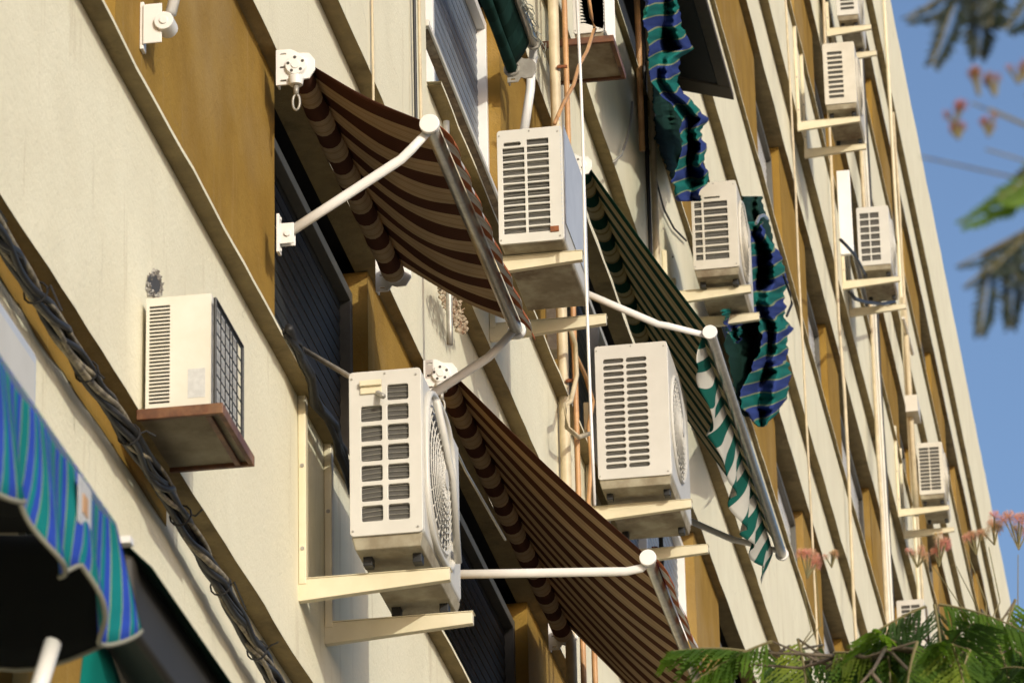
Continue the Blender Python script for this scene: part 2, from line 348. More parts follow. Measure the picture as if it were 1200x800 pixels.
for k in range(8):
    zg = G[k]; ed = lambda x, k=k: (dA + wob(x, k, .004), G[k] + wob(x, k + 30))
    strip(trim, lambda x, k=k: (0, G[k] + .004), lambda x, k=k: (ed(x)[0] - .001, ed(x)[1]))
    if k < 7:
        strip(wall, ed, lambda x, k=k: (dA, S[k]))
        # top of the lower wall under the sill, pier faces, head soffit, upper wall
        strip(wall, lambda x, k=k: (dA, S[k]), lambda x, k=k: (-.3, S[k] + .005))
        hd = lambda x, k=k: (wob(x, k + 60, .004), H[k] + wob(x, k + 90))
        strip(trim, lambda x, k=k: (-.115, H[k] + .004), lambda x, k=k: (hd(x)[0] - .001, hd(x)[1]))
        mbk = slot if k < 3 else trim
        if k >= 3: strip(trim, lambda x, k=k: (-.34, H[k] + .004), lambda x, k=k: (-.115, H[k] + .004))
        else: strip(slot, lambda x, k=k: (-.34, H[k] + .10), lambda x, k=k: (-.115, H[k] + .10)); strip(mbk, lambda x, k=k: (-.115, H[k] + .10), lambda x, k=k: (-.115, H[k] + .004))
        strip(wall, hd, lambda x, k=k: (0, G[k + 1] + .004))
        for a, b in gaps(k):
            if b > 45: a2, b2 = a, b
            strip(pan, lambda x: (dO, S[k] - .0), lambda x: (dO, H[k] + .004), a, b)
            for xx, sgn in ((a, 1), (b, -1)):
                if XA < xx < XB:
                    zs = [S[k] + (H[k] - S[k]) * i / 8 for i in range(9)]
                    vs = []
                    for i, zz in enumerate(zs): vs += [(xx, -.34, zz), (xx + wob(zz * 3, k + xx, .006), dO, zz)]
                    pan.add(vs, [(2 * i, 2 * i + 2, 2 * i + 3, 2 * i + 1) for i in range(8)])
    else:
        strip(wall, ed, lambda x: (dA + wob(x, 44, .004), ROOF + wob(x, 40, .045)))
        strip(wall, lambda x: (dA + wob(x, 44, .004), ROOF + wob(x, 40, .045)), lambda x: (-.3, ROOF))
# body behind the skin, ends and roof
wall.box(XA, XB, -12, -.36, -ZC, ROOF - .3)
wall.add([(XB, -.4, -ZC), (XB, 0, -ZC), (XB, 0, ROOF), (XB, -.4, ROOF)], [(0, 1, 2, 3)])
wall.add([(XA, -.4, -ZC), (XA, 0, -ZC), (XA, 0, ROOF), (XA, -.4, ROOF)], [(0, 1, 2, 3)])
wall.build('wall', M['cream'], bld)
pan.build('window_band', M['ochre'], bld)
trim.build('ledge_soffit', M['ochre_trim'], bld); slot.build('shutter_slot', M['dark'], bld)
ob = MB(); strip(ob, lambda x: (.003, G[1] - .13 - .05 * abs(noise.noise(Vector((x * 2.1, 3, 3))))), lambda x: (.003, G[1] + .003), 9.0, 14.25); ob.build('painted_band', M['ochre'], bld)
wall2 = MB(); wall2.box(12.0, 18.96, -.3, dA - .001, S[2] - .002, H[2] + .003)
wall2.build('blank_pier', M['cream'], bld)
for k in range(7):
    s_ = MB(); q = xs if k != 2 else [x for x in xs if x > 18.9]; vs = []
    for x in q:
        w = wob(x, k + 120, .006); o_ = (.145 if k < 3 else .118) + wob(x, k + 150, .006); z0 = S[k] - .012 + w; z1 = S[k] + .004 + w
        vs += [(x, dA - .03, z0), (x, o_, z0), (x, o_, z1), (x, dO - .02, z1 + .012)]
    fs = []
    for i in range(len(q) - 1):
        for j in range(3): fs.append((4 * i + j, 4 * i + j + 1, 4 * i + 5 + j, 4 * i + 4 + j))
    s_.add(vs, fs, 0)
    o = s_.build('sill', [M['ochre_trim'], M['cream']], bld)
    for p in o.data.polygons:
        if p.index % 3 != 0: p.material_index = 1
def window(k, x0, x1, shut, frac=1.0, slats=True, div=()):
    z0, z1 = S[k], H[k]; dep = -.145; fr = MB(); w = .045
    fr.box(x0, x0 + w, dep - .04, dep + .02, z0, z1 - .1); fr.box(x1 - w, x1 - .002, dep - .04, dep + .02, z0, z1 - .1)
    fr.box(x0 + w, x1 - w, dep - .04, dep + .02, z1 - .15, z1 - .10); fr.box(x0 + w, x1 - w, dep - .04, dep + .02, z0 + .006, z0 + .05)
    for q in div: fr.box(q, q + .05, dep - .04, dep + .025, z0 + .05, z1 - .15)
    wf = fr.build('window', M['frame_grey'] if shut != 'shutter_blue' else M['white2'], bld, bevel=.004)
    sh = MB(); n = max(4, int((z1 - z0 - .15) / .055)); hh = (z1 - z0) / n
    vs = []
    for i in range(n):
        a = z0 + i * hh; vs += [(x0 + .01, dep - .03, a), (x1 - .01, dep - .03, a), (x0 + .01, dep - .026, a + hh * .45), (x1 - .01, dep - .026, a + hh * .45), (x0 + .01, dep - .03, a + hh * .9), (x1 - .01, dep - .03, a + hh * .9), (x0 + .01, dep - .034, a + hh), (x1 - .01, dep - .034, a + hh)]
    sh.add(vs, [(8 * i + 2 * j, 8 * i + 2 * j + 1, 8 * i + 2 * j + 3, 8 * i + 2 * j + 2) for i in range(n) for j in range(3)])
    sh.build('shutter', M[shut], wf, smooth=False)
for k in WIN:
    for (a, b) in WIN[k]:
        if k <= 1: window(k, a, b, 'shutter_dark')
        elif k == 2 and a < 20: window(k, a, b, 'shutter_blue', div=(20.3,) if a > 16 else ())
        elif k == 2 and a < 27: window(k, a, b, 'shutter_blue', div=(26.0, 28.0))
        elif k == 2: window(k, a, b, 'shutter_dark')
        elif k == 3 and a < 35: window(k, a, b, 'shutter_dark')
        else: window(k, a, b, 'shutter_white')

# ------------------------------------------------------------------ air conditioners
def brackets(label, xs2, zt, ln=.57, upright=.62, mat_='bracket', group='cream wall brackets under the air conditioners'):
    t = thing('wall_bracket', label, 'bracket', (xs2[0], dA, zt), group)
    for x in xs2:
        a = MB(); w = .034
        # tapered channel: top flange and a deep web near the wall
        a.hexa([(x, dA, zt - .085), (x + w, dA, zt - .085), (x + w, dA + ln, zt - .045), (x, dA + ln, zt - .045),
                (x, dA, zt), (x + w, dA, zt), (x + w, dA + ln, zt), (x, dA + ln, zt)])
        a.box(x - .001, x + w + .022, dA + .02, dA + ln + .003, zt + .001, zt + .006)
        a.build('arm', M[mat_], t, bevel=.004)
        u = MB(); u.box(x - .004, x + w + .004, dA + .002, dA + .032, zt - .02, zt + upright); u.build('upright', M[mat_], t, bevel=.004)
        bo = MB()
        for zz in (.12, .45): bo.tube([(x - .008, dA + .018, zt + zz), (x - .003, dA + .018, zt + zz)], .008, 6)
        bo.build('bolt', M['alu_dull'], t)
    return t
def ac(label, x0, w, d0, d1, z0, h, side='grid', mt='acw2', front='fan', base=True, group=None, feet=True, cols=2, rows=13, margin=(.05, .10), detail=True, bh=.05):
    t = thing('air_conditioner', label, 'air conditioner', (x0, (d0 + d1) / 2, z0), group)
    x1 = x0 + w; z1 = z0 + h; zb = z0 + bh
    c = MB(); c.box(x0 + .028, x1, d0, d1, zb, z1)
    c.build('casing', M[mt], t, bevel=.018)
    b = MB(); b.hexa([(x0 + .03, d0 + .015, z0), (x1 - .02, d0 + .015, z0), (x1 - .02, d1 - .015, z0), (x0 + .03, d1 - .015, z0),
                      (x0 + .012, d0 + .004, zb), (x1 - .004, d0 + .004, zb), (x1 - .004, d1 - .004, zb), (x0 + .012, d1 - .004, zb)])
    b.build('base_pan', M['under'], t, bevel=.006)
    if feet:
        for xx in (x0 + .10, x1 - .16):
            for dd in (d0 + .03, d1 - .06):
                f = MB(); f.box(xx, xx + .05, dd, dd + .035, z0 - .035, z0 + .002); f.build('foot', M['black'], t, bevel=.003)
    # side panel facing along the street, with real openings
    u0, u1, v0, v1 = d0, d1, zb - .004, z1
    holes = []
    if side == 'slots':
        a0, a1 = u0 + .050, u0 + .262; gap = .012; cw = (a1 + .03 - a0 - gap) / 2 * 1.0
        sp = (v1 - .06 - (v0 + .07)) / rows
        for c_ in range(2):
            for r_ in range(rows):
                uu = a0 - .005 + c_ * (cw + gap); vv = v0 + .06 + r_ * sp
                if r_ == rows - 1 and c_ == 1: pass
                holes.append(rrect(uu, uu + cw, vv, vv + sp * .66, sp * .33))
    elif side == 'boxes':
        lay = [(u0 + .045, u0 + .125), (u0 + .145, u0 + .225)]
        sp = (v1 - .05 - (v0 + .05)) / rows
        for ci, (a, b_) in enumerate(lay):
            for r_ in range(rows):
                if ci == 0 and r_ == rows - 1: continue
                vv = v0 + .055 + r_ * sp; holes.append(rrect(a, b_, vv, vv + sp * .78, .008))
    elif side == 'grid':
        a0, a1 = u0 + margin[0], u1 - margin[1]; cw = (a1 - a0 - .012 * (cols - 1)) / cols; sp = (v1 - .05 - (v0 + .05)) / rows
        for c_ in range(cols):
            for r_ in range(rows):
                uu = a0 + c_ * (cw + .012); vv = v0 + .05 + r_ * sp
                if r_ == rows - 1 and c_ == 0 and cols == 2 and detail: holes.append(rrect(uu + .005, uu + cw - .015, vv + sp * .05, vv + sp * .55, .02)); continue
                holes.append(rrect(uu, uu + cw, vv, vv + sp * .76, .004))
    elif side == 'narrow':
        sp = (v1 - .07 - (v0 + .07)) / rows
        for r_ in range(rows):
            vv = v0 + .065 + r_ * sp
            holes.append(rrect(u0 + .020, u0 + .066, vv, vv + sp * .74, .003)); 
            if r_ < rows - 1 : holes.append(rrect(u0 + .080, u0 + .235, vv, vv + sp * .74, .004))
            else: holes.append(rrect(u0 + .085, u0 + .19, vv + .01, vv + sp * .40, .006))
    elif side == 'louver':
        sp = (v1 - .08 - (v0 + .05)) / rows
        for r_ in range(rows):
            vv = v0 + .06 + r_ * sp; holes.append(rrect(u0 + .04, u0 + .175, vv, vv + sp * .62, .003))
    cr = .016
    plate('side_grille', M[mt], t, rrect(u0 + .001, u1 - .001, v0, v1 - .002, cr), holes, lambda u, v, w_: (x0 + .010 + w_, u, v), .010, bev=.002)
    cb = MB(); cb.box(x0 + .019, x0 + .0265, u0 + .012, u1 - .012, v0 + .02, v1 - .02); cb.build('coil', M['coil'], t)
    if detail:
        fn = MB(); n = int(h / .022)
        for i in range(n):
            zz = v0 + .04 + i * (h - .12) / n
            fn.tube([(x0 + .0155, u0 + .022, zz - .006), (x0 + .0165, u0 + .06, zz), (x0 + .0165, u0 + .12, zz + .004), (x0 + .0155, u1 - .022, zz + .001)], .0022, 4)
        fn.build('tubing', M['fin'], t)
        sc = MB()
        for (uu, vv) in ((u0 + .012, v0 + .02), (u1 - .02, v0 + .02), (u1 - .02, v1 - .03), (u0 + .012, v1 - .03), (u0 + (u1 - u0) * .5, v1 - .016)):
            sc = MB(); sc.tube([(x0 + .003, uu, vv), (x0 - .0005, uu, vv)], .004, 8); sc.build('screw', M['alu_dull'], t)
    if front == 'fan':
        r = min(h * .40, w * .34); cx = x0 + .06 + r; cz = zb + (h - .05) / 2
        fg = MB(); dd = d1 + .004
        for q in range(1, 12):
            rr = r * q / 11; pts = [(cx + rr * math.cos(a / 28 * 2 * math.pi), dd + .022 * (1 - (q / 11) ** 3), cz + rr * math.sin(a / 28 * 2 * math.pi)) for a in range(29)]
            fg.tube(pts, .0028 if q < 11 else .012, 5, caps=False)
        for a in range(24):
            aa = a / 24 * 2 * math.pi
            fg.tube([(cx + r * .1 * math.cos(aa), dd + .024, cz + r * .1 * math.sin(aa)), (cx + r * math.cos(aa), dd + .002, cz + r * math.sin(aa))], .0028, 4)
        fg.tube([(cx, dd + .02, cz), (cx, dd + .03, cz)], r * .14, 16)
        fg.build('fan_guard', M[mt], t)
        fd = MB(); fd.tube([(cx, d1 + .0005, cz), (cx, d1 + .003, cz)], r * .97, 32)
        fo = fd.build('fan', M['coil'], t)
    return t
ac_group = 'split air conditioners on wall brackets'
# big one, lower middle
A1 = ac('large white air conditioner with square vent openings and round fan guard, lowest in the middle', 15.88, .82, .305, .580, 6.035, .70, side='boxes', mt='acw2', rows=7, group=ac_group)
fr_ = MB(); fr_.tube([(15.94, .585, 6.14), (15.94, .592, 6.66)], .010, 6); 
fr_ = MB()
cx, cz = 16.235, 6.41
ring = lambda r, dd, n=40, sq=3.0: [(cx + r * (abs(math.cos(a / n * 2 * math.pi)) ** (2 / sq)) * (1 if math.cos(a / n * 2 * math.pi) >= 0 else -1), dd, cz + r * 1.03 * (abs(math.sin(a / n * 2 * math.pi)) ** (2 / sq)) * (1 if math.sin(a / n * 2 * math.pi) >= 0 else -1)) for a in range(n + 1)]
fr_.tube(ring(.30, .586), .013, 8, caps=False); fr_.tube([(16.02, .612, 6.65), (16.30, .620, 6.44), (16.48, .606, 6.17)], .016, 6)
fr_.build('guard_frame', M['acw2'], A1, smooth=True)
hd = MB(); hd.box(15.862, 15.88, .350, .432, 6.668, 6.69); hd.box(15.875, 15.879, .350, .432, 6.640, 6.668); hd.build('handle', M['bracket'], A1, bevel=.002)
brackets('cream steel bracket with tall uprights under the lowest large air conditioner', (16.03, 16.52), 5.985, upright=.74)
# above brown awning's bar
A3 = ac('white air conditioner with long vent slots and grey-blue front, between the two upper awnings', 19.72, .80, .275, .585, 8.935, .595, side='grid', mt='acw2', front='plain', cols=2, rows=13, margin=(.026, .065), bh=.012, group=ac_group, feet=False)
sp_ = MB()
sp_.box(19.76, 20.46, .586, .590, 9.04, 9.55); sp_.build('front_panel', M['acg'], A3, bevel=.002)
pr = MB()
for i in range(26):
    zz = 9.02 + i * .0215; pr.box(19.722, 19.7245 + .004, .5755, .5795, zz, zz + .012)
pr.build('perforation', M['acg'], A3)
rc = MB(); rc.box(19.716, 19.74, .52, .56, 8.985, 9.012); rc.build('rusty_corner', M['rust'], A3)
brackets('cream steel bracket carrying the air conditioner just above the upper brown awning bar', (19.83, 20.60), 8.925, upright=.2)
# middle
A2 = ac('tall white air conditioner with rounded corners and oval vents under the green striped awning', 23.62, .86, .175, .580, 9.215, .835, side='slots', mt='acw2', rows=17, group=ac_group)
brackets('cream steel bracket carrying the tall rounded air conditioner under the green striped awning', (23.80, 24.52), 9.175, ln=.58)
# right of it, in front of the blue cloth
A4 = ac('ivory air conditioner with nine wide vents beside the torn blue cloth', 27.55, .82, .30, .60, 12.15, .66, side='narrow', mt='acw', rows=9, group=ac_group)
brackets('short cream bracket carrying the ivory air conditioner beside the torn blue cloth', (27.70, 28.16), 12.12, ln=.57, upright=.3)
# far ones
ac('small far air conditioner with gridded side, level with the dark hanging branch', 42.55, .85, .26, .58, 18.68, .68, side='grid', mt='acw2', cols=2, rows=7, margin=(.03, .10), group=ac_group, detail=False)
brackets('far bracket with a bent black hose, under the gridded air conditioner', (42.65, 43.35), 18.62, upright=.9)
ac('far air conditioner with a grey louvred side, second from the top of the photo', 38.25, .85, .35, .64, 18.40, .66, side='louver', mt='acw', rows=10, group=ac_group, detail=False)
brackets('far bracket with a long cream upright under the louvred air conditioner', (38.36, 38.95), 18.35, upright=1.0)
ac('far air conditioner with a dark louvred side cut by the top edge of the photo', 42.2, .85, .20, .42, 21.28, .66, side='louver', mt='acw2', rows=10, group=ac_group, detail=False)
brackets('far bracket under the air conditioner at the top edge of the photo', (42.3, 42.9), 21.24, upright=.3, ln=.45)
ac('farthest air conditioner on the right with slotted side, above the pink blossoms', 48.65, .85, .34, .62, 18.55, .66, side='grid', mt='acw', cols=2, rows=12, margin=(.02, .04), group=ac_group, detail=False)
brackets('far bracket under the farthest right air conditioner, above the pink blossoms', (48.80, 49.50), 18.50, upright=1.0)
ac('small white air conditioner peeking over the green leaves at the bottom', 48.0, .85, .06, .36, 16.55, .60, side='grid', mt='acw2', cols=2, rows=9, margin=(.05, .05), group=ac_group, detail=False)
brackets('bracket under the small air conditioner behind the bottom leaves', (48.1, 48.75), 16.50, upright=.2)
# window unit on the wooden shelf (left)
t = thing('air_conditioner', 'boxy cream window air conditioner with black louvres and a wire cage at left', 'air conditioner', (13.47, .2, 5.60))
c = MB(); c.box(13.552, 13.93, .098, .315, 5.662, 6.06); c.build('casing', M['white'], t, bevel=.006)
holes = []; n = 27
for i in range(n):
    vv = 5.690 + i * (.345 / n); holes.append(rrect(.110, .178, vv, vv + .0072, .001, 1))
plate('side_panel', M['white'], t, rrect(.099, .314, 5.662, 6.059, .004), holes, lambda u, v, w: (13.546 + w, u, v), .006, bev=.0008)
b = MB(); b.box(13.5495, 13.5515, .10, .2, 5.68, 6.045); b.build('coil', M['black'], t)
lb = MB(); lb.box(13.5412, 13.5424, .238, .295, 5.70, 5.80); lb.build('rating_label', M['label'], t)
cg = MB()
bx = lambda x, z: (x + .045 if x < 13.7 else x + .02, .330, z + .042)
for i in range(7):
    xx = 13.50 + i * .066; cg.tube([bx(xx, 5.63), bx(xx, 5.985)], .0022, 5)
for i in range(8):
    zz = 5.64 + i * .048; cg.tube([bx(13.49, zz), bx(13.91, zz)], .0022, 5)
cg.tube([bx(13.485, 5.62), bx(13.485, 5.99), bx(13.915, 5.99), bx(13.915, 5.62)], .006, 6)
cg.build('wire_cage', M['black'], t)
fc = MB(); fc.box(13.57, 13.92, .3155, .319, 5.68, 6.03); fc.build('condenser_front', M['acw2'], t)
t = thing('wooden_shelf', 'reddish wooden framed shelf under the boxy window air conditioner at left', 'shelf', (13.4, dA, 5.56))
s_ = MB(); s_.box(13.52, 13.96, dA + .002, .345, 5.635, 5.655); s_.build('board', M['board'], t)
s_ = MB(); s_.box(13.50, 13.52, dA, .362, 5.622, 5.659); s_.box(13.96, 13.98, dA, .362, 5.622, 5.659); s_.box(13.521, 13.959, .345, .362, 5.622, 5.659)
s_.box(13.521, 13.959, .30, .32, 5.622, 5.634); s_.build('edge_frame', M['wood'], t, bevel=.003)
# broken plaster hole above it
h_ = MB()
for i in range(150):
    a = rnd(0, 6.28); q = rnd(.72, 1.05); X_, d_, z_ = onD(180 + 9 * q * math.cos(a) * (1 - .25 * math.sin(a)), 333 - 14 * q * math.sin(a), dA + .001)
    s2 = rnd(.003, .009); h_.tube([(X_, d_ - .003, z_), (X_ + rnd(-.008, .008), d_ + rnd(.002, .010), z_ + rnd(-.012, .012))], [s2, s2 * .5], 5)
h_.add([onD(180 + 8 * math.cos(a_ / 12 * 6.28), 333 - 13 * math.sin(a_ / 12 * 6.28), dA + .0065) for a_ in range(12)], [tuple(range(12))], 1)
tag(h_.build('plaster_patch', [M['concrete'], M['coil']], loc=onD(178, 335, dA)), 'rough grey patch of broken plaster just above the boxy window air conditioner', 'plaster')
# unit on the platform at the top centre
t = thing('wooden_shelf', 'stained wooden shelf seen from below, cut by the top edge of the photo', 'shelf', (22.9, 0, 11.55))
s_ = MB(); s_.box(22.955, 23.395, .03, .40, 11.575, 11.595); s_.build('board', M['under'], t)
s_ = MB(); s_.box(22.93, 22.955, 0.03, .43, 11.560, 11.60); s_.box(23.395, 23.42, 0.03, .43, 11.560, 11.60); s_.box(22.956, 23.394, .405, .43, 11.560, 11.60)
s_.build('edge_frame', M['wood'], t, bevel=.004)
A5 = ac('white air conditioner with a mesh front on the stained wooden shelf at the top', 22.98, .42, .20, .37, 11.605, .5, side='louver', mt='acw2', front='plain', rows=16, feet=False)
ms = MB()
for i in range(30):
    xx = 23.0 + i * .0135; ms.tube([(xx, .378, 11.66), (xx, .378, 12.1)], .004, 4)
for i in range(16): ms.tube([(23.0, .378, 11.66 + i * .029), (23.39, .378, 11.66 + i * .029)], .004, 4)
ms.build('mesh_front', M['white2'], A5)
# box at the left edge
t = thing('air_conditioner', 'pale grey air conditioner at the left edge above the blue awning', 'air conditioner', (10.6, .1, 4.5))
c = MB(); c.box(10.75, 11.48, .02, .30, 4.45, 5.0); c.build('casing', M['acg'], t, bevel=.02)
c = MB(); c.box(10.80, 11.43, .301, .306, 4.50, 4.95); c.build('front_panel', M['acw2'], t, bevel=.003)
c = MB(); c.box(10.9, 11.0, .005, .31, 4.40, 4.448); c.build('support', M['bracket'], t); c = MB(); c.box(11.25, 11.35, .005, .31, 4.40, 4.448); c.build('support', M['bracket'], t)

# ------------------------------------------------------------------ awnings
def awning(label, x0, x1, zr, db, zb, zf, cloth, val, sag=.06, roll=True, arms=None, group='drop arm awnings over the windows', vdrop=.09, vcrumple=.0, hook=True, armmat='white2', rollr=.047, knee=.86, n=60, scallop=0, barr=.026, inner=False, dr=.085):
    t = thing('awning', label, 'awning', (x0, 0, zr), group)
    if roll:
        r_ = MB(); r_.grid(lambda u, v: (x0 + .03 + (x1 - x0 - .06) * u, dr + rollr * math.cos(v * 6.2832) * (1 + .05 * math.sin(u * 40)), zr + rollr * math.sin(v * 6.2832)), 60, 14, uvf=lambda u, v: ((x1 - x0) * u, v))
        r_.build('roll', M[cloth], t, smooth=True)
    def fab(u, v):
        x = x0 + .03 + (x1 - x0 - .06) * u
        a = Vector((dr + rollr * .8, zr + rollr * .6)); b = Vector((db, zb + .02))
        p = a.lerp(b, v); s1 = math.sin(math.pi * v) * sag * (.25 + 1.1 * math.sin(math.pi * min(1, max(0, u))) ** .5) + .008 * math.sin(u * 31 + v * 3) * math.sin(math.pi * v)
        s2 = 0
        return (x, p.x, p.y - s1 - s2)
    f_ = MB(); f_.grid(fab, n, 16, uvf=lambda u, v: ((x1 - x0) * u, v)); f_.build('fabric', M[cloth], t, smooth=True, solid=.002)
    b_ = MB(); b_.tube([(x0, db + .005, zb), (x1, db + .005, zb)], barr, 14); b_.build('front_bar', M['alu'], t, smooth=True)
    for e, xx in ((-1, x0), (1, x1)):
        c_ = MB(); c_.tube([(xx + e * .0, db + .005, zb), (xx + e * .02, db + .005, zb)], barr + .012, 18); c_.build('end_cap', M[armmat], t, bevel=.004)
    if val:
        def vf(u, v):
            x = x0 + .04 + (x1 - x0 - .08) * u
            dd = vdrop * (1 - (scallop * abs(math.sin(u * math.pi * (x1 - x0) / .23)) if scallop else 0) * v)
            if vcrumple:
                c1 = vcrumple * (.6 * math.sin(u * 34 + 2 * math.sin(u * 9) + v) + .7 * noise.noise(Vector((u * 14, v * .8, 2)))) * (v + .15)
                dd *= (.25 + .95 * math.sin(math.pi * min(1, u * .9 + .05)) ** .6) * (1 + .25 * noise.noise(Vector((u * 9, 0, 9)))) + (.25 if u > .93 else 0)
            else: c1 = .006 * math.sin(u * 50) * v
            if inner: return (x + c1 * .8, db - .045 + c1 * .8 - .05 * v, zb + .0 - dd * v)
            return (x + c1 * .6, db + .034 + c1 + (.06 * math.sin(v * 1.5)), zb + .015 - dd * v)
        v_ = MB(); v_.grid(vf, 160, 10, uvf=lambda u, v: ((x1 - x0) * u + (.30 * v if vcrumple else 0), v * vdrop)); v_.build('valance', M[val], t, smooth=True, solid=.002)
    for e, xx in ((-1, x0), (1, x1)):
        c_ = MB()   # wall clamp that holds the roll: slotted plate facing the street and a round gear housing
        k_ = thingless(t, 'clamp', xx, dr, zr, e, armmat, hook and e < 0)
    for xx in (arms if arms is not None else (x0 + .02, x1 - .02)):
        a_ = MB(); e0 = Vector((xx, .03, zf)); e1 = Vector((xx, db, zb)); L = e1 - e0
        kn = e0 + L * knee + Vector((0, 0, -.045 if knee < .95 else 0)); k2 = e0 + L * (knee + .07) + Vector((0, 0, -.035))
        pts = [e0, e0.lerp(kn, .5), e0.lerp(kn, .94), kn, k2, e1 - Vector((0, .0, .01))]
        a_.tube(pts, [.021, .021, .021, .020, .020, .017], 10, flat=.75)
        a_.build('arm', M[armmat], t, smooth=True)
        f_ = MB(); f_.box(xx - .022, xx + .022, .002, .014, zf - .075, zf + .085); f_.box(xx - .016, xx - .011, .0141, .07, zf - .04, zf + .045); f_.box(xx + .011, xx + .016, .0141, .07, zf - .04, zf + .045)
        f_.tube([(xx - .024, .045, zf), (xx + .024, .045, zf)], .013, 10)
        for zz in (-.06, .07): f_.tube([(xx, .0141, zf + zz), (xx, .019, zf + zz)], .007, 8)
        f_.build('arm_foot', M[armmat], t, bevel=.002)
    return t
def thingless(t, name, xx, dr, zr, e, mt, hook):
    x_ = xx - .006
    holes = [rrect(.020, .045, zr + .052, zr + .060, .004), rrect(.020, .045, zr - .062, zr - .054, .004), rrect(.018, .042, zr - .004, zr + .004, .004), rrect(.055, .066, zr - .005, zr + .006, .005)]
    outer = [(.004, zr - .075), (.058, zr - .075), (.075, zr - .050), (.095, zr - .058), (.135, zr - .056), (.158, zr - .02), (.158, zr + .022), (.135, zr + .052), (.095, zr + .056), (.062, zr + .076), (.004, zr + .076)]
    cl = plate(name, M[mt], t, outer, holes, lambda u, v, w: (x_ + w, u, v), .008, bev=.001)
    k = MB(); k.tube([(x_ - .005, dr, zr), (x_ - .022, dr, zr)], [.046, .040], 20); k.tube([(x_ - .022, dr, zr), (x_ - .026, dr, zr)], .018, 14)
    k.box(x_ - .004, x_ + .05, .004, .012, zr - .07, zr + .07)
    k.build('gear_housing', M[mt], cl, bevel=.002)
    d_ = MB()
    for a in range(5): aa = a / 5 * 6.28 + .4; d_.tube([(x_ - .0235, dr + .030 * math.cos(aa), zr + .030 * math.sin(aa)), (x_ - .0205, dr + .030 * math.cos(aa), zr + .030 * math.sin(aa))], .0065, 8)
    d_.build('rivet', M['coil'], cl)
    if hook:
        h = MB(); h.tube([(x_ - .01, dr - .0, zr - .05), (x_ - .01, dr, zr - .085)], [.032, .026], 12); h.build('gear_neck', M[mt], cl, bevel=.002)
        h = MB(); q = zr - .086; h.tube([(x_ - .01, dr, q), (x_ - .01, dr, q - .04)], .011, 8)
        h.tube([(x_ - .01, dr + .014 * math.sin(a / 14 * 6.2832), q - .072 + .034 * math.cos(a / 14 * 6.2832)) for a in range(15)], .0055, 6)
        h.build('crank_eye', M['alu_dull'], cl, smooth=True)
AW1 = awning('upper brown and tan striped awning over the dark window at upper left', 16.02, 18.06, 8.09, .60, 7.79, 7.39, 'brown_stripe', 'brown_valance', sag=.05, knee=.80, barr=.028)
AW2 = awning('lower brown and tan striped awning, below and right of the large air conditioner', 19.20, 22.80, 8.09, .985, 7.14, 7.15, 'brown_stripe', 'brown_valance', sag=.05, knee=.90, vdrop=.11)
AW3 = awning('green and olive striped awning with a crumpled green and white valance', 23.90, 27.50, 11.28, .785, 10.19, 10.54, 'green_stripe', 'green_valance', sag=.015, vdrop=.27, vcrumple=.045, knee=.62, barr=.030, inner=True, arms=(23.92, 27.42))
# folded awning at the top, only its end arm in view
AW4 = awning('dark green awning folded up at the top, its pale arm hanging straight down', 17.5, 21.85, 10.90, .14, 11.05, 10.62, 'dark_green', None, sag=.05, hook=False, armmat='alu_dull', dr=.03, rollr=.03, arms=(17.6,))
a_ = MB(); a_.tube([(22.0, .06, 10.60), (22.0, .10, 10.85), (22.0, .11, 11.0), (22.0, .12, 11.04), (21.9, .14, 11.06)], .024, 10); a_.build('arm', M['white2'], AW4, smooth=True)
fr = MB()
for i in range(130):
    xx = rnd(19.5, 21.9); zz = 11.07
    pts = [(xx, .17, zz)]; 
    for j in range(4): p = pts[-1]; pts.append((p[0] + rnd(-.03, .03), p[1] + rnd(-.015, .02), p[2] - rnd(.0, .035)))
    fr.tube(pts, .0035, 3, caps=False)
fo = fr.build('frayed_edge', M['piping'], AW4); fo['kind'] = 'stuff'
# folded awning arm at the upper left
AW0 = thing('awning', 'folded awning at top left, its white arm and foot on the ochre wall', 'awning', (14.08, 0, 7.33), 'drop arm awnings over the windows')
a_ = MB(); a_.tube([(14.08, .045, 7.36), (14.08, .10, 7.62), (14.08, .16, 7.92), (14.08, .17, 8.02)], .024, 12, flat=.8); a_.build('arm', M['white2'], AW0, smooth=True)
f_ = MB(); zf = 7.315; xx = 14.08
f_.box(xx - .022, xx + .022, dO + .001, dO + .014, zf - .09, zf + .09); f_.box(xx - .03, xx - .024, dO + .0141, .02, zf - .075, zf + .075)
f_.tube([(xx - .045, .03, zf), (xx + .03, .03, zf)], .034, 16); f_.tube([(xx - .05, .03, zf), (xx - .045, .03, zf)], .015, 10); f_.build('arm_foot', M['white2'], AW0, bevel=.002)
r_ = MB(); r_.tube([(11.2, .12, 8.06), (14.05, .12, 8.06)], .06, 14); r_.build('roll', M['brown_stripe'], AW0, smooth=True)
r_ = MB(); r_.tube([(11.2, .19, 8.0), (14.1, .19, 8.0)], .024, 12); r_.build('front_bar', M['alu'], AW0, smooth=True)
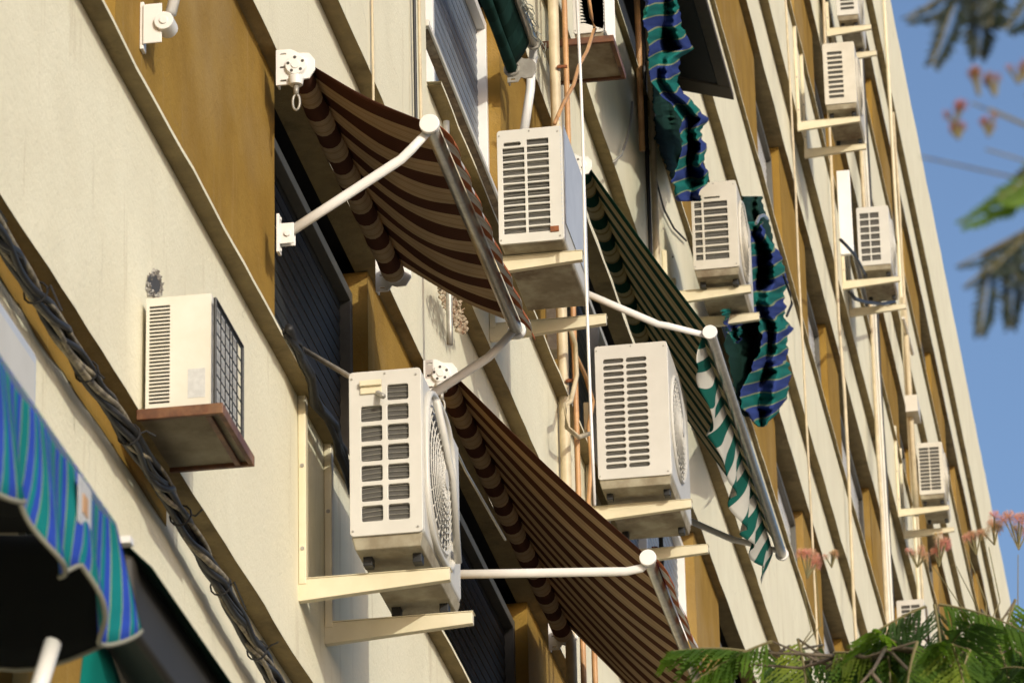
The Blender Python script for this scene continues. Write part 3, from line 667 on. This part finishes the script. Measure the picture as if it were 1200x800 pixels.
# blurred blue awning at the lower left
def corner_awning():
    x0, x1, zr, db, zb = 5.2, 8.70, 3.60, 1.2, 3.385
    t = thing('awning', 'blue and teal striped awning with a scalloped piped valance, close by at the lower left', 'awning', (x1, 0, zr))
    f_ = MB(); f_.grid(lambda u, v: (x0 + (x1 - x0) * u, .08 + (db - .08) * v, zr + (zb - zr) * v - .05 * math.sin(math.pi * v) - .01 * math.sin(u * 25)), 40, 12, uvf=lambda u, v: ((x1 - x0) * u, v)); f_.build('fabric', M['shade_black'], t, smooth=True, solid=.002)
    per = .40
    def vz(x): return .235 + .085 * abs(math.sin((x - x1) * math.pi / per))
    def vf(u, v):
        x = x0 + (x1 - x0) * u; return (x, db + .02 + .035 * v + .022 * math.sin(x * 2 * math.pi / per * 1.3) * v, zb + .015 - vz(x) * v)
    v_ = MB(); v_.grid(vf, 220, 8, uvf=lambda u, v: ((x1 - x0) * u + .09 * v + .015 * math.sin(u * 60 + v * 3), v)); v_.build('valance', M['blue_fine'], t, smooth=True, solid=.003)
    p_ = MB(); p_.tube([Vector(vf(i / 220, 1)) for i in range(221)], .0055, 5); p_.build('piping', M['piping'], t, smooth=True)
    sv = MB()   # side flap closing the right hand end
    sv.grid(lambda u, v: (x1 + .012 * math.sin(u * 9), .08 + (db - .08) * u, zr + (zb - zr) * u - .05 * math.sin(math.pi * u) - v * (.24 + .05 * abs(math.sin(u * 9.4)))), 30, 6, uvf=lambda u, v: (u * 1.1, v)); sv.build('side_flap', M['shade_black'], t, smooth=True, solid=.003)
    p_ = MB(); p_.tube([(x1 + .012 * math.sin(u / 30 * 9), .08 + (db - .08) * u / 30, zr + (zb - zr) * u / 30 - .05 * math.sin(math.pi * u / 30) - (.24 + .05 * abs(math.sin(u / 30 * 9.4)))) for u in range(31)], .005, 5); p_.build('piping', M['piping'], t, smooth=True)
    b_ = MB(); b_.tube([(x0, db, zb), (x1, db, zb)], .025, 12); b_.build('front_bar', M['alu'], t, smooth=True)
    e = MB(); e.box(8.30, 8.40, db + .044, db + .046, zb - .13, zb - .03); pt = e.build('patch', M['label'], t); e = MB(); e.box(8.33, 8.37, db + .0461, db + .0475, zb - .10, zb - .06); e.build('patch_print', M['copper'], pt)
    a_ = MB(); a_.tube([onX(62, 752, 8.5), onX(35, 840, 8.45)], .018, 10); a_.build('arm', M['white2'], t, smooth=True)
    return t
corner_awning()
t = thing('awning', 'dark brown awning with a teal lower edge beside the blue scalloped awning', 'awning', (9.15, 0, 4.7))
f_ = MB(); x0, x1 = 9.1, 12.6
f_.grid(lambda u, v: (x0 + (x1 - x0) * u, .08 + 1.12 * v, 4.72 - 1.27 * v - .04 * math.sin(math.pi * v)), 30, 10, uvf=lambda u, v: ((x1 - x0) * u, v)); f_.build('fabric', M['dark_green'], t, smooth=True, solid=.002)
c_ = MB(); c_.hexa([(x0, 1.03, 3.33), (x1, 1.03, 3.33), (x1, 1.17, 3.30), (x0, 1.17, 3.30), (x0, 1.05, 3.50), (x1, 1.05, 3.50), (x1, 1.16, 3.49), (x0, 1.16, 3.49)]); c_.build('front_box', mat('dark_brown_box', (.030, .026, .020), .6, nscale=6), t, bevel=.02)
c_ = MB(); c_.grid(lambda u, v: (x0 + (x1 - x0) * u, 1.06 - .02 * v + .012 * math.sin(u * 40), 3.33 - .20 * v - .02 * math.sin(u * 11)), 60, 4, uvf=lambda u, v: (u * 3, v)); c_.build('valance', M['teal_cloth'], t, smooth=True, solid=.003)
c_ = MB(); c_.tube([(x0 + 3.5 * i / 30, 1.035, 3.12 - .02 * math.sin(i / 30 * 11)) for i in range(31)], .010, 5); c_.build('piping', M['piping'], t)
c_ = MB(); c_.box(x0 - .03, x0 + .0, 1.04, 1.16, 3.50, 3.515); c_.build('end_cap', M['white2'], t)

# torn cloths and the dark panel in the third window band
def cloth(name, label, rows, d0, folds, amp, mt, cat='cloth', vper=.0088, group=None, tilt=0):
    b = MB(); ys = [r[0] for r in rows]
    def ev(y):
        for a, c in zip(rows, rows[1:]):
            if a[0] <= y <= c[0]:
                f = (y - a[0]) / (c[0] - a[0]); return a[1] + (c[1] - a[1]) * f, a[2] + (c[2] - a[2]) * f
    def fn(u, v):
        y = ys[0] + (ys[-1] - ys[0]) * v; l, r = ev(min(y, ys[-1] - .01)); l += 4 * noise.noise(Vector((v * 23, d0, 0))) + 2 * noise.noise(Vector((v * 60, d0, 0))); r += 5 * noise.noise(Vector((v * 9, d0, 7))) + 4 * noise.noise(Vector((v * 50, d0, 3)))
        dd = d0 + tilt * v + amp * (math.sin(u * folds * 3.1 + 3 * math.sin(v * 3)) * .9 + .14 * noise.noise(Vector((u * 6, v * 8, d0))) + .07 * noise.noise(Vector((u * 12, v * 30, d0))) + .9 * noise.noise(Vector((u * 2.5, v * 7, d0 * 9)))) 
        return onD(l + (r - l) * u, y + (u - .5) * 14 * 0, dd)
    b.grid(fn, 54, 110, uvf=lambda u, v: (u * (.6), (ys[-1] - ys[0]) * v * vper + .10 * u + .02 * math.sin(u * folds * 3) + .03 * noise.noise(Vector((u * 3, v * 5, 1)))))
    o = b.build(name, M[mt], smooth=True, solid=.002, loc=onD(rows[0][1], rows[0][0], d0))
    return tag(o, label, cat, group)
t = thing('canopy_board', 'dark panel in a brown frame jutting out beside the torn blue cloth at the top', 'panel', (27, .1, 13.6))
s_ = MB(); pl = lambda X, d: (X, d, 13.80 - .30 * d)
s_.hexa([pl(24.5, .0), pl(27.85, .0), pl(27.85, .47), pl(24.5, .47)] + [(X, d, z + .02) for X, d, z in (pl(24.5, .0), pl(27.85, .0), pl(27.85, .47), pl(24.5, .47))]); s_.build('panel', M['shutter_dark'], t)
s_ = MB()
for a, b in (((27.86, 0), (28.05, .56)), ((24.3, .475), (27.855, .56))):
    q = [pl(a[0], a[1]), pl(b[0], a[1]), pl(b[0], b[1]), pl(a[0], b[1])]; q = [(X, d, z - .012) for X, d, z in q]
    s_.hexa(q + [(X, d, z + .045) for X, d, z in q])
s_.build('frame', mat('brown_frame', (.10, .075, .045), .6, nscale=12), t, bevel=.004)
cloth('torn_awning_cloth', 'torn blue and teal striped cloth hanging in folds above the ivory air conditioner', [(-20, 754, 792), (30, 755, 798), (58, 759, 812), (66, 760, 800), (95, 764, 792), (106, 768, 800), (118, 782, 812), (140, 797, 830), (156, 800, 820), (175, 800, 830), (192, 795, 826), (212, 787, 830), (222, 790, 822), (236, 794, 822)], .40, 2.2, .055, 'blue_band', group='torn blue awning cloths')
cloth('added_shade_sheet', 'added black shade sheet behind the torn blue cloth at the top', [(60, 758, 788), (95, 763, 796), (120, 766, 800), (160, 768, 808), (200, 782, 806), (212, 788, 802)], .20, 2, .02, 'dark_green')  # added dark sheet stands in for the shade inside the torn cloth
cloth('torn_awning_cloth', 'torn blue and teal cloth drooping beside the right side of the ivory air conditioner', [(260, 870, 892), (285, 872, 905), (300, 872, 915), (330, 874, 922), (350, 874, 920), (372, 886, 918), (384, 890, 932), (394, 892, 924), (420, 888, 922), (440, 878, 928), (458, 868, 926), (476, 868, 914), (490, 880, 908), (500, 889, 896)], .42, 2.6, .07, 'blue_band', group='torn blue awning cloths')
cloth('torn_awning_cloth', 'small scrap of blue and teal cloth hanging under the ivory air conditioner bracket', [(362, 846, 872), (375, 848, 870), (395, 857, 868), (402, 862, 866)], .46, 2, .02, 'blue_band', group='torn blue awning cloths')
cloth('added_shade_sheet', 'added black shade sheet behind the drooping cloth right of the ivory air conditioner', [(230, 868, 892), (245, 870, 897), (280, 870, 906), (340, 866, 912), (366, 850, 914), (400, 850, 916), (440, 858, 910), (466, 862, 880), (488, 872, 884)], .30, 3, .02, 'dark_green')  # second added sheet, shaded interior of the drooping cloth as dark colour
w_ = MB(); w_.tube([onD(886, 262, .5), onD(890, 254, .5), onD(895, 252, .5), onD(899, 256, .5)], .012, 6); tag(w_.build('metal_hook', M['alu'], loc=onD(890, 254, .5)), 'small silver hook at the top of the drooping cloth', 'hook')
w_ = MB(); w_.tube([onD(*p, .45) for p in ((918, 322), (926, 345), (928, 356), (922, 370))], .010, 6); tag(w_.build('bent_wire', M['black'], loc=onD(926, 345, .45)), 'bent dark wire sticking out of the drooping cloth', 'wire')

# ------------------------------------------------------------------ window tray / clothes frame under the grey blue shutters
t = thing('drying_frame', 'weathered wooden drying frame with a pale end bar, in front of the grey-blue shutters', 'drying frame', (18.2, dA, 9.3))
def rail(x0, x1, d, z, w, h, mt, nm): b = MB(); b.box(x0, x1, d, d + w, z, z + h); b.build(nm, M[mt], t, bevel=.004)
rail(19.02, 21.9, .030, 9.745, .046, .016, 'woodold', 'rail'); rail(19.02, 21.9, .077, 9.740, .012, .026, 'white', 'rail')
rail(18.98, 19.018, -.03, 9.735, .12, .034, 'white', 'end_bar'); rail(20.0, 20.03, -.05, 9.745, .079, .014, 'woodold', 'cross_bar'); rail(21.0, 21.03, -.05, 9.745, .079, .014, 'woodold', 'cross_bar')
# rods, ropes, pipes, cables
def line(name, label, cat, pts, r, mt, n=7, group=None):
    b = MB(); b.tube(pts, r, n); o = b.build(name, M[mt], smooth=True, loc=pts[0]); return tag(o, label, cat, group)
line('drain_rod', 'thin dark rod slanting from the window to the top of the large air conditioner', 'rod', [onX(338, 399, 16.8), onX(449, 464, 15.83)], .011, 'alu_dull')
line('rope', 'white rope hanging from the top down beside the tall rounded air conditioner', 'rope', [onD(x, y, .7) for x, y in ((672, -30), (676, 0), (680, 80), (683, 160), (686, 300), (690, 420), (694, 520), (697, 592))], .0075, 'white2')
line('cord', 'thin silver cord slanting down from the crank eye beside the large air conditioner', 'cord', [onD(508, 470, .40), onD(545, 550, .42), onD(592, 632, .45)], .006, 'alu')
V = lambda X, d, z0, z1, n=14, w=.006, sd_=0: [(X + w * noise.noise(Vector((z0 + i, X, sd_))), d + .4 * w * noise.noise(Vector((z0 + i, X + 5, sd_))), z0 + (z1 - z0) * i / n) for i in range(n + 1)]
line('wall_conduit', 'thin conduit running down the cream wall left of the grey-blue shutters', 'conduit', V(17.57, .092, 8.3, 14), .006, 'pvc')
line('wall_pipe', 'dark thin pipe hanging down the cream wall onto the lower awning clamp', 'pipe', V(19.0, .16, 8.15, 9.25), .015, 'alu_dull')
for i, (X_, d_) in enumerate(((18.55, .10), (18.62, .11))):
    line('wall_cable', ('grey cable', 'pale cable')[i] + ' running up the cream wall edge beside the drying frame', 'cable', V(X_, d_, 8.6, 14), .008, ('cable', 'pvc')[i])
pg = 'refrigerant pipes strapped down the wall'
line('refrigerant_pipe', 'thick cream and tan pipe running down the wall behind the white rope', 'pipe', V(22.80, .12, 4, 17), .030, 'pvc', group=pg)
line('refrigerant_pipe', 'orange tan pipe strapped to the right of the thick cream pipe', 'pipe', V(22.88, .17, 4, 17, sd_=3), .016, 'copper', group=pg)
line('refrigerant_pipe', 'thin orange pipe curling out beside the thick cream pipe bundle', 'pipe', [onD(x, y, .16) for x, y in ((668, 380), (672, 410), (686, 440), (695, 470), (690, 500), (693, 540), (689, 600))], .012, 'copper', group=pg)
line('refrigerant_pipe', 'orange hose looping beside the bundle left of the tall air conditioner', 'hose', [onD(x, y, .2) for x, y in ((665, 376), (674, 402), (676, 440), (669, 470), (662, 474), (664, 500), (678, 512), (690, 508))], .013, 'pvc', group=pg)
line('refrigerant_pipe', 'thin orange hose sagging across the stained wooden shelf at the top', 'hose', [onD(x, y, .55) for x, y in ((689, -10), (693, 20), (697, 34), (688, 60), (678, 78), (672, 100), (660, 122), (650, 145))], .010, 'copper', group=pg)
for zz, wd in ((8.6, 'lowest'), (9.5, 'second lowest'), (10.5, 'middle'), (11.35, 'second highest'), (12.3, 'highest')):
    st = MB(); st.tube([(22.765, .135, zz), (22.775, .19, zz + .004)], .010, 8); st.tube([(22.76, .15, zz - .01), (22.76, .15, zz + .01)], .005, 6)
    tag(st.build('pipe_strap', M['rust'], loc=(23.36, .15, zz)), wd + ' rusty strap on the thick cream pipe bundle', 'strap', 'rusty straps on the pipe bundle')
# fuse boxes beside the bundle
t = thing('junction_box', 'grey junction box with cables beside the cream pipe bundle, under the second air conditioner', 'junction box', (23.0, .02, 9.8))
b = MB(); b.box(22.92, 23.06, .012, .10, 9.75, 10.15); b.build('box', M['alu_dull'], t, bevel=.01)
b = MB(); b.box(22.94, 23.04, .101, .106, 9.78, 10.1); b.build('cover', M['white'], t, bevel=.002)
# right bundle around x~740
line('wall_cable', 'dark cable running straight down the cream wall between the green awning and the blue cloth', 'cable', V(26.95, .10, 9.8, 18), .014, 'cable')
line('wall_pipe', 'pale pipe beside the dark cable left of the torn blue cloth', 'pipe', V(27.02, .13, 10.2, 18, sd_=2), .022, 'pvc')
line('wall_pipe', 'tan pipe between the rope and the torn blue cloth', 'pipe', V(26.55, .12, 12.6, 18, sd_=4), .020, 'copper')
line('wall_cable', 'thin cable drooping across the cream wall left of the ivory air conditioner', 'cable', [onD(x, y, dA + .02) for x, y in ((755, 168), (762, 180), (770, 215), (778, 245), (790, 268), (804, 282))], .007, 'cable')
line('wall_cable', 'short loose black cable on the cream wall right of the upper air conditioner', 'cable', [onD(x, y, .03) for x, y in ((703, 150), (712, 158), (718, 168), (724, 174), (729, 174))], .006, 'cable')
line('wall_cable', 'grey cable swinging from the pipes over the brown ledge at centre', 'cable', [onD(x, y, .12) for x, y in ((741, 120), (738, 148), (734, 165), (728, 182), (719, 190))], .008, 'alu_dull')
# plumbing at the bottom under awning two
line('refrigerant_pipe', 'tan pipe below the lower brown awning near the bottom edge', 'pipe', V(22.95, .22, 3, 8.3), .016, 'copper', group=pg)
t = thing('hanging_towel', 'dark red cloth hanging behind the bar of the lower brown awning', 'cloth', onD(768, 640, .12))
b = MB(); b.grid(lambda u, v: onD(764 + 9 * v + (6 + 5 * v) * u, 640 + 62 * v, .12 + .02 * math.sin(u * 7)), 8, 12, uvf=lambda u, v: (u, v)); b.build('towel', M['red_cloth'], t, smooth=True, solid=.006)
wj = MB(); wj.box(29.72, 29.80, -.14, -.1, S[2] + .05, H[2] - .1)
# far bundles
far = [(45.7, .12, .020, 'pvc'), (45.85, .16, .016, 'white'), (46.05, .12, .022, 'white'), (46.25, .15, .016, 'cable'), (41.4, .13, .016, 'pvc'), (50.9, .12, .022, 'bracket'), (51.2, .14, .016, 'pvc'), (36.9, .16, .010, 'pvc')]
for i, (X_, d_, r_, m_) in enumerate(far):
    z1_ = 26.7 if i % 3 else 24.5; z0_ = 10
    nm = {'pvc': 'cream', 'copper': 'tan', 'white': 'white', 'cable': 'black', 'bracket': 'ivory'}[m_]
    line('down_pipe', ('cream far pipe left of its tan twin on the distant facade', 'slim pale far pipe right beside a cream one', 'white far pipe beside a black cable on the distant facade', 'black far cable beside a white pipe', 'lone cream pipe running down past the gridded air conditioner', 'ivory pipe on the distant facade near the farthest air conditioner', 'cream pipe beside the ivory pipe near the farthest air conditioner', 'very thin cream line down the facade right of the torn cloth')[i], 'pipe', V(X_, d_, z0_, z1_, 24, .05, i), r_, m_, group='thin pipes down the far facade')
line('condensate_hose', 'black hose bending out to the gridded far air conditioner', 'hose', [onD(x, y, .4) for x, y in ((985, 281), (992, 288), (1001, 298), (1008, 310), (1013, 321))], .016, 'cable')
line('condensate_hose', 'black hose looping under the gridded far air conditioner', 'hose', [onD(x, y, .4) for x, y in ((996, 342), (1002, 350), (1015, 354), (1035, 356), (1048, 353))], .018, 'cable')
for i, (X_, dd_, w_, z0_, z1_) in enumerate(((41.95, .13, .13, 18.6, 19.5), (37.85, .06, .14, 19.95, 21.1))):
    b = MB(); b.box(X_, X_ + .05, dd_, dd_ + w_, z0_, z1_)
    tag(b.build('white_board', M['white2'], bevel=.006, loc=(X_, dd_, z0_)), ('tall bright white board standing beside the gridded far air conditioner', 'bright white board on the far facade left of the louvred air conditioner')[i], 'board')
t = thing('tv_antenna_mount', 'cream pole with a short cross arm above the farthest air conditioner', 'pole', (50.2, .1, 18.9))
b = MB(); b.tube([(50.1, .2, 18.9), (50.1, .2, 21.6)], .035, 8); b.build('pole', M['pvc'], t, smooth=True)
b = MB(); b.tube([(49.75, .2, 21.2), (50.5, .24, 21.05)], .02, 6); b.build('cross_arm', M['white'], t); b = MB(); b.box(49.9, 50.3, .16, .3, 20.1, 20.3); b.build('clip', M['white'], t)
# twisted black cable bundle in the lower ledge
bun = thing('cable_bundle', 'thick twisted bundle of black and tan cables strung along the lowest ledge at left', 'cables', (12, .05, 5.55))
N_ = 240
for j, (ph, m_, r_) in enumerate(((0, 'cable', .012), (1.0, 'cableg', .012), (1.9, 'cable', .010), (2.9, 'cableg', .009), (3.7, 'cable', .011), (4.5, 'cableg', .008), (5.2, 'cable', .012), (5.9, 'cable', .007))):
    pts = []
    for i in range(N_ + 1):
        X_ = 10 + 9 * i / N_; a = ph + X_ * 4.2 + 3.0 * noise.noise(Vector((X_ * 2, j, 0))); rr = .019 + .012 * noise.noise(Vector((X_ * 3, j, 4)))
        zc = 5.56 - .10 * max(0, min(1, (X_ - 12.5) / 4)) + .02 * math.sin(X_ * 1.9) ; pts.append((X_, .075 + rr * math.cos(a), zc + rr * 1.25 * math.sin(a)))
    b = MB(); b.tube(pts, r_, 7); b.build('cable', M[m_], bun, smooth=True)
for i in range(9):
    X_ = 11.6 + i * .62 + rnd(-.08, .08); zc = 5.56 - .10 * max(0, min(1, (X_ - 12.5) / 4)) + .02 * math.sin(X_ * 1.9); b = MB(); p = Vector((X_, .115, zc))
    b.tube([(X_ + .012 * math.sin(a / 12 * 6.2832 * 1), .075 + .036 * math.cos(a / 12 * 6.2832), zc + .040 * math.sin(a / 12 * 6.2832)) for a in range(13)] + [p + Vector((rnd(-.03, .03), rnd(0, .03), rnd(-.05, .02))), p + Vector((rnd(-.06, .06), rnd(0, .05), rnd(-.08, .05)))], .0035, 5)
    b.build('cable_tie', M['cable'], bun)
# plastic wrapped cables at the window edge above the large unit
bun = thing('cable_bundle', 'shiny black wrapped cables running past the sill behind the large air conditioner', 'cables', (16.2, .16, 6.7))
for j in range(4):
    pts = [Vector(onD(x, y, .16)) for x, y in ((335, 385), (350, 410), (362, 440), (372, 470), (388, 498), (402, 530), (412, 575))]
    pts = [p + Vector((.02 * math.sin(i * 2 + j), .012 * math.cos(i * 3 + j), .014 * math.sin(i * 1.7 + j * 2))) for i, p in enumerate(pts)]
    b = MB(); b.tube(pts, .018 - .003 * j, 7); b.build('cable', M['black'], bun, smooth=True)
# crumbling ledge under the upper brown awning
b = MB()
for i in range(260):
    f = rnd(0, 1); w_ = 5 + 5 * math.sin(math.pi * f); p = Vector(onD(517 + 24 * f + rnd(-w_, w_), 328 + 60 * f, .07)); s2 = rnd(.004, .014)
    b.tube([p, p + Vector((rnd(-.012, .012), rnd(.004, .02), rnd(-.02, .02)))], [s2, s2 * .5], 5)
tag(b.build('crumbled_plaster', mat('broken_edge', (.20, .10, .05), .95, c2=(.40, .34, .24), nscale=30), loc=onD(530, 360, .06)), 'crumbled plaster with rusty bits on the ledge below the upper brown awning', 'plaster')

# ------------------------------------------------------------------ trees
def leaf(mb, base, ax, dn, L, npin, plen, mi=0, wl=.024, ll=.014):
    """bipinnate leaf: rachis from base along ax, pinnae both sides, drooping toward dn"""
    ax = ax.normalized(); dn = (dn - ax * dn.dot(ax)).normalized(); side = ax.cross(dn).normalized()
    pts = [base + ax * L * i / 8 + dn * (.22 * L * (i / 8) ** 2) for i in range(9)]
    mb.tube(pts, [.0045 - .003 * i / 8 for i in range(9)], 4, mi=3)
    for i in range(npin):
        f = (i + .8) / (npin + .3); j = min(7, int(f * 8)); p = pts[j].lerp(pts[j + 1], f * 8 - j)
        pl = plen * (.55 + .75 * math.sin(math.pi * (.15 + .8 * f))) * rnd(.85, 1.1)
        for sg in (-1, 1):
            dr = (side * sg * rnd(.65, .95) + ax * .55 + dn * rnd(.25, .85)).normalized()
            nrm = (dr.cross(ax)).normalized(); lat = nrm.cross(dr).normalized()
            m = max(7, int(pl / .011)); prev = p
            for q in range(1, m + 1):
                g_ = q / m; c = p + dr * pl * g_ + dn * (pl * (.35 + .25 * math.sin(i * 2.3)) * g_ * g_)
                lw = ll * (.45 + .55 * math.sin(math.pi * min(1, .12 + g_ * .86))) * rnd(.85, 1.1)
                for s2 in (-1, 1):
                    v = (lat * s2 + dr * .35 + dn * rnd(.05, .3)).normalized() * lw; w2 = dr * wl * .5
                    mb.add([c - w2 * .4, c + v * .5 - w2 * 1.1, c + v, c + v * .5 + w2 * 1.1], [(0, 1, 2, 3)], mi)
def flower(mb, c, r, n=150, mi=0):
    for i in range(n):
        v = Vector((rnd(-1, 1), rnd(-1, 1), rnd(-.6, 1))).normalized(); w = v.orthogonal().normalized() * r * .03
        mb.add([c, c + v * r * rnd(.7, 1.1) - w, c + v * r * rnd(.9, 1.1) + w], [(0, 1, 2)], mi)
DN = Vector((0, 0, -1))
def albizia(name, label, trunk, targets, extra, flowers, thick=.07, mats=('leaf', 'leafdark', 'leafy', 'twig'), fl='petal', ll=.015, wl=.026, pin=()):
    t = thing(name, label, 'tree', trunk[0])
    b = MB(); b.tube(trunk, [thick * (1 - .55 * i / (len(trunk) - 1)) for i in range(len(trunk))], 10); b.build('trunk', M['bark'], t, smooth=True)
    top = Vector(trunk[-1]); br = MB(); cr = MB()
    hubs = []
    for (p, ax, L, npn, pl, mi) in targets + extra:
        p = Vector(p); ax = Vector(ax)
        near = min([top] + hubs, key=lambda h: (h - p).length + (0 if h is top else .12))
        mid = near.lerp(p, .55) + Vector((rnd(-.05, .05), rnd(-.05, .05), -.02))
        br.tube([near, mid, p], [.011 if near is top else .006, .006 if near is top else .0045, .003], 6)
        if (near - p).length > .35: hubs.append(near.lerp(p, .6))
        leaf(cr, p, ax, DN, L, npn, pl, mi, wl, ll)
    for (a, b_, w, mi) in pin: pinna_px(cr, a, b_, w, 5.0, mi)
    if pin:
        for a, b_ in (((1235, -40), (1140, -24)), ((1235, 180), (1190, 205)), ((1240, 255), (1150, 300))): br.tube([C_(*a), C_(*b_)], [.004, .002], 5)
    br.build('branches', M['bark'], t, smooth=True)
    cr.build('crown', [M[m] for m in mats], t)
    for (p, r) in flowers:
        p = Vector(p); fb = MB(); stem = MB()
        for q in range(6):
            c = p + Vector((rnd(-1, 1), rnd(-1, 1), rnd(-.6, .8))) * r * .9; flower(fb, c, r * .55)
            stem.tube([c, p + Vector((0, 0, -r * 1.6))], .0022, 4)
        low = p + Vector((rnd(-.05, .05), rnd(-.05, .05), -r * 1.6)); tgt = min([top] + hubs, key=lambda h: (h - low).length)
        stem.tube([low, low.lerp(tgt, .4) + Vector((.02, .03, -.06)), tgt], [.0013, .0018, .0025], 5)
        fo = fb.build('flower_head', M[fl], t); stem.build('flower_stem', M['twig'], t)
    return t
def B(px, py, X=12.5): return Vector(onX(px, py - (14 if py > 700 else 0), X))
RT = Vector((.1, 1, .05)); LT = Vector((-.1, -1, .05)); TO = Vector((-1, .1, 0))
tg = [(B(1095, 722, 12.3), (-.35, .10, -.75), .34, 13, .24, 1), (B(1085, 724, 12.3), (-.2, -.85, -.35), .34, 12, .20, 1), (B(1100, 722, 12.3), (-.2, .9, -.25), .30, 11, .16, 0),
      (B(1060, 738, 12.4), (-.3, -.6, -.6), .26, 10, .16, 1), (B(1010, 772, 12.3), (-.3, -.4, -.5), .22, 9, .12, 0),
      (B(1190, 716, 12.6), (-.2, -.35, -.85), .34, 13, .14, 0), (B(1200, 735, 12.6), (-.2, -.2, -.9), .30, 12, .13, 0), (B(1150, 728, 12.8), (-.1, .5, -.7), .26, 10, .12, 1),
      (B(905, 765, 12.2), (-.2, -.9, -.30), .30, 11, .09, 0), (B(880, 778, 12.2), (-.2, -.8, .18), .22, 10, .07, 0), (B(935, 762, 12.4), (-.2, .2, -.9), .24, 9, .08, 2), (B(955, 780, 12.4), (-.1, .6, -.4), .22, 9, .10, 0),
      (B(900, 775, 12.6), (-.1, -.3, -.9), .22, 10, .10, 0), (B(925, 770, 12.5), (-.2, .35, -.6), .22, 10, .10, 1), (B(860, 790, 12.2), (-.2, -.7, -.3), .22, 9, .09, 0), (B(1135, 760, 12.2), (-.3, -.1, -.9), .26, 10, .12, 0),
      (B(1170, 770, 12.2), (-.3, .2, -.7), .24, 10, .12, 0), (B(1075, 765, 12.0), (-.3, -.3, -.9), .26, 12, .16, 0), (B(1115, 768, 12.0), (-.3, .3, -.9), .20, 10, .10, 2), (B(985, 785, 12.2), (-.3, .5, -.5), .2, 9, .1, 0)]
ex = []
for i in range(18):
    q = (rnd(960, 1195), rnd(765, 800)); ex.append((B(q[0], q[1], rnd(12.0, 12.8)), (rnd(-.9, .1), rnd(-.8, .8), rnd(-.9, .5)), rnd(.14, .24), random.choice((7, 9)), rnd(.06, .11), random.choice((0, 0, 2, 1))))
for i in range(70):
    a = rnd(0, 6.28); rr = rnd(.15, 1.15); p = Vector((12.7 + rr * math.cos(a) * 1.2, 2.75 + rr * math.sin(a) * .95, rnd(3.1, 4.20) - .35 * rr * rr * .4))
    if p.y < 1.5 or (p.y < 2.35 and p.z > 3.8): continue
    ex.append((p, (rnd(-1, 1), rnd(-1, 1), rnd(-.7, .1)), rnd(.22, .32), 9, rnd(.09, .14), random.choice((0, 0, 1))))
fl = [(B(945, 656, 12.4), .034), (B(974, 652, 12.4), .020), (B(1074, 648, 12.3), .026), (B(1099, 641, 12.3), .036), (B(1143, 632, 12.6), .028), (B(1164, 616, 12.6), .036), (B(1192, 618, 12.6), .042)]
albizia('silk_tree', 'leafy silk tree with pink blossoms filling the bottom right corner', [(12.8, 2.75, -ZC), (12.85, 2.8, 0), (12.75, 2.7, 1.7), (12.8, 2.75, 3.2)], tg, ex, fl)
def C_(px, py, X=5.0): return Vector(onX(px, py, X))
def pinna_px(mb, a, b, w, X, mi):
    p0 = C_(*a, X); p1 = C_(*b, X + rnd(-.03, .03)); d = p1 - p0; L = d.length; dr = d.normalized(); n = int(L / .0035)
    lat = dr.cross(Vector((1, 0, 0))).normalized(); mb.tube([p0, p1], .0012, 4, mi=3)
    for q in range(n):
        g_ = (q + .5) / n; c = p0 + d * g_ + Vector((0, 0, -.012 * math.sin(g_ * 3)))
        lw = 1.5 * w * (.5 + .5 * math.sin(math.pi * min(1, .15 + g_ * .9))) * rnd(.85, 1.1)
        for s2 in (-1, 1):
            v = (lat * s2 + dr * .45 + Vector((rnd(-.5, .5), 0, 0))).normalized() * lw; w2 = dr * .0035
            mb.add([c - w2, c + v * .5 - w2, c + v, c + v * .5 + w2], [(0, 1, 2, 3)], mi)
NEAR = [((1128, -22), (1092, 76), .015, 1), ((1150, -25), (1146, 66), .017, 1), ((1132, -20), (1062, 22), .012, 1), ((1168, -25), (1160, 30), .017, 1), ((1215, -12), (1178, 34), .014, 1), ((1180, -20), (1125, 20), .014, 1),
        ((1215, 196), (1126, 262), .013, 0), ((1218, 214), (1150, 242), .013, 0), ((1222, 200), (1170, 232), .012, 0),
        ((1215, 262), (1122, 312), .005, 1), ((1160, 300), (1148, 392), .012, 1), ((1186, 284), (1184, 384), .012, 1), ((1212, 268), (1208, 350), .013, 1), ((1218, 262), (1130, 336), .004, 1), ((1172, 292), (1196, 330), .012, 1), ((1200, 280), (1160, 318), .011, 1)]
tg = [(C_(1215, -60), (-.2, -.3, -.8), .05, 3, .04, 1), (C_(1240, 200), (-.2, -.5, -.6), .05, 3, .04, 0)]
ex = []
for i in range(26):
    p = Vector((5 + rnd(-.7, .8), 4.2 + rnd(-.55, .9), 2.5 + rnd(-.6, .7))); ex.append((p, (rnd(-1, 1), rnd(-1, 1), rnd(-.8, .2)), rnd(.12, .2), 7, rnd(.07, .10), random.choice((0, 1))))
fl = [(C_(1146, 92), .014), (C_(1165, 95), .012), (C_(1118, 128), .013), (C_(1122, 148), .010), (C_(1158, 145), .010), (C_(1192, 80), .012)]
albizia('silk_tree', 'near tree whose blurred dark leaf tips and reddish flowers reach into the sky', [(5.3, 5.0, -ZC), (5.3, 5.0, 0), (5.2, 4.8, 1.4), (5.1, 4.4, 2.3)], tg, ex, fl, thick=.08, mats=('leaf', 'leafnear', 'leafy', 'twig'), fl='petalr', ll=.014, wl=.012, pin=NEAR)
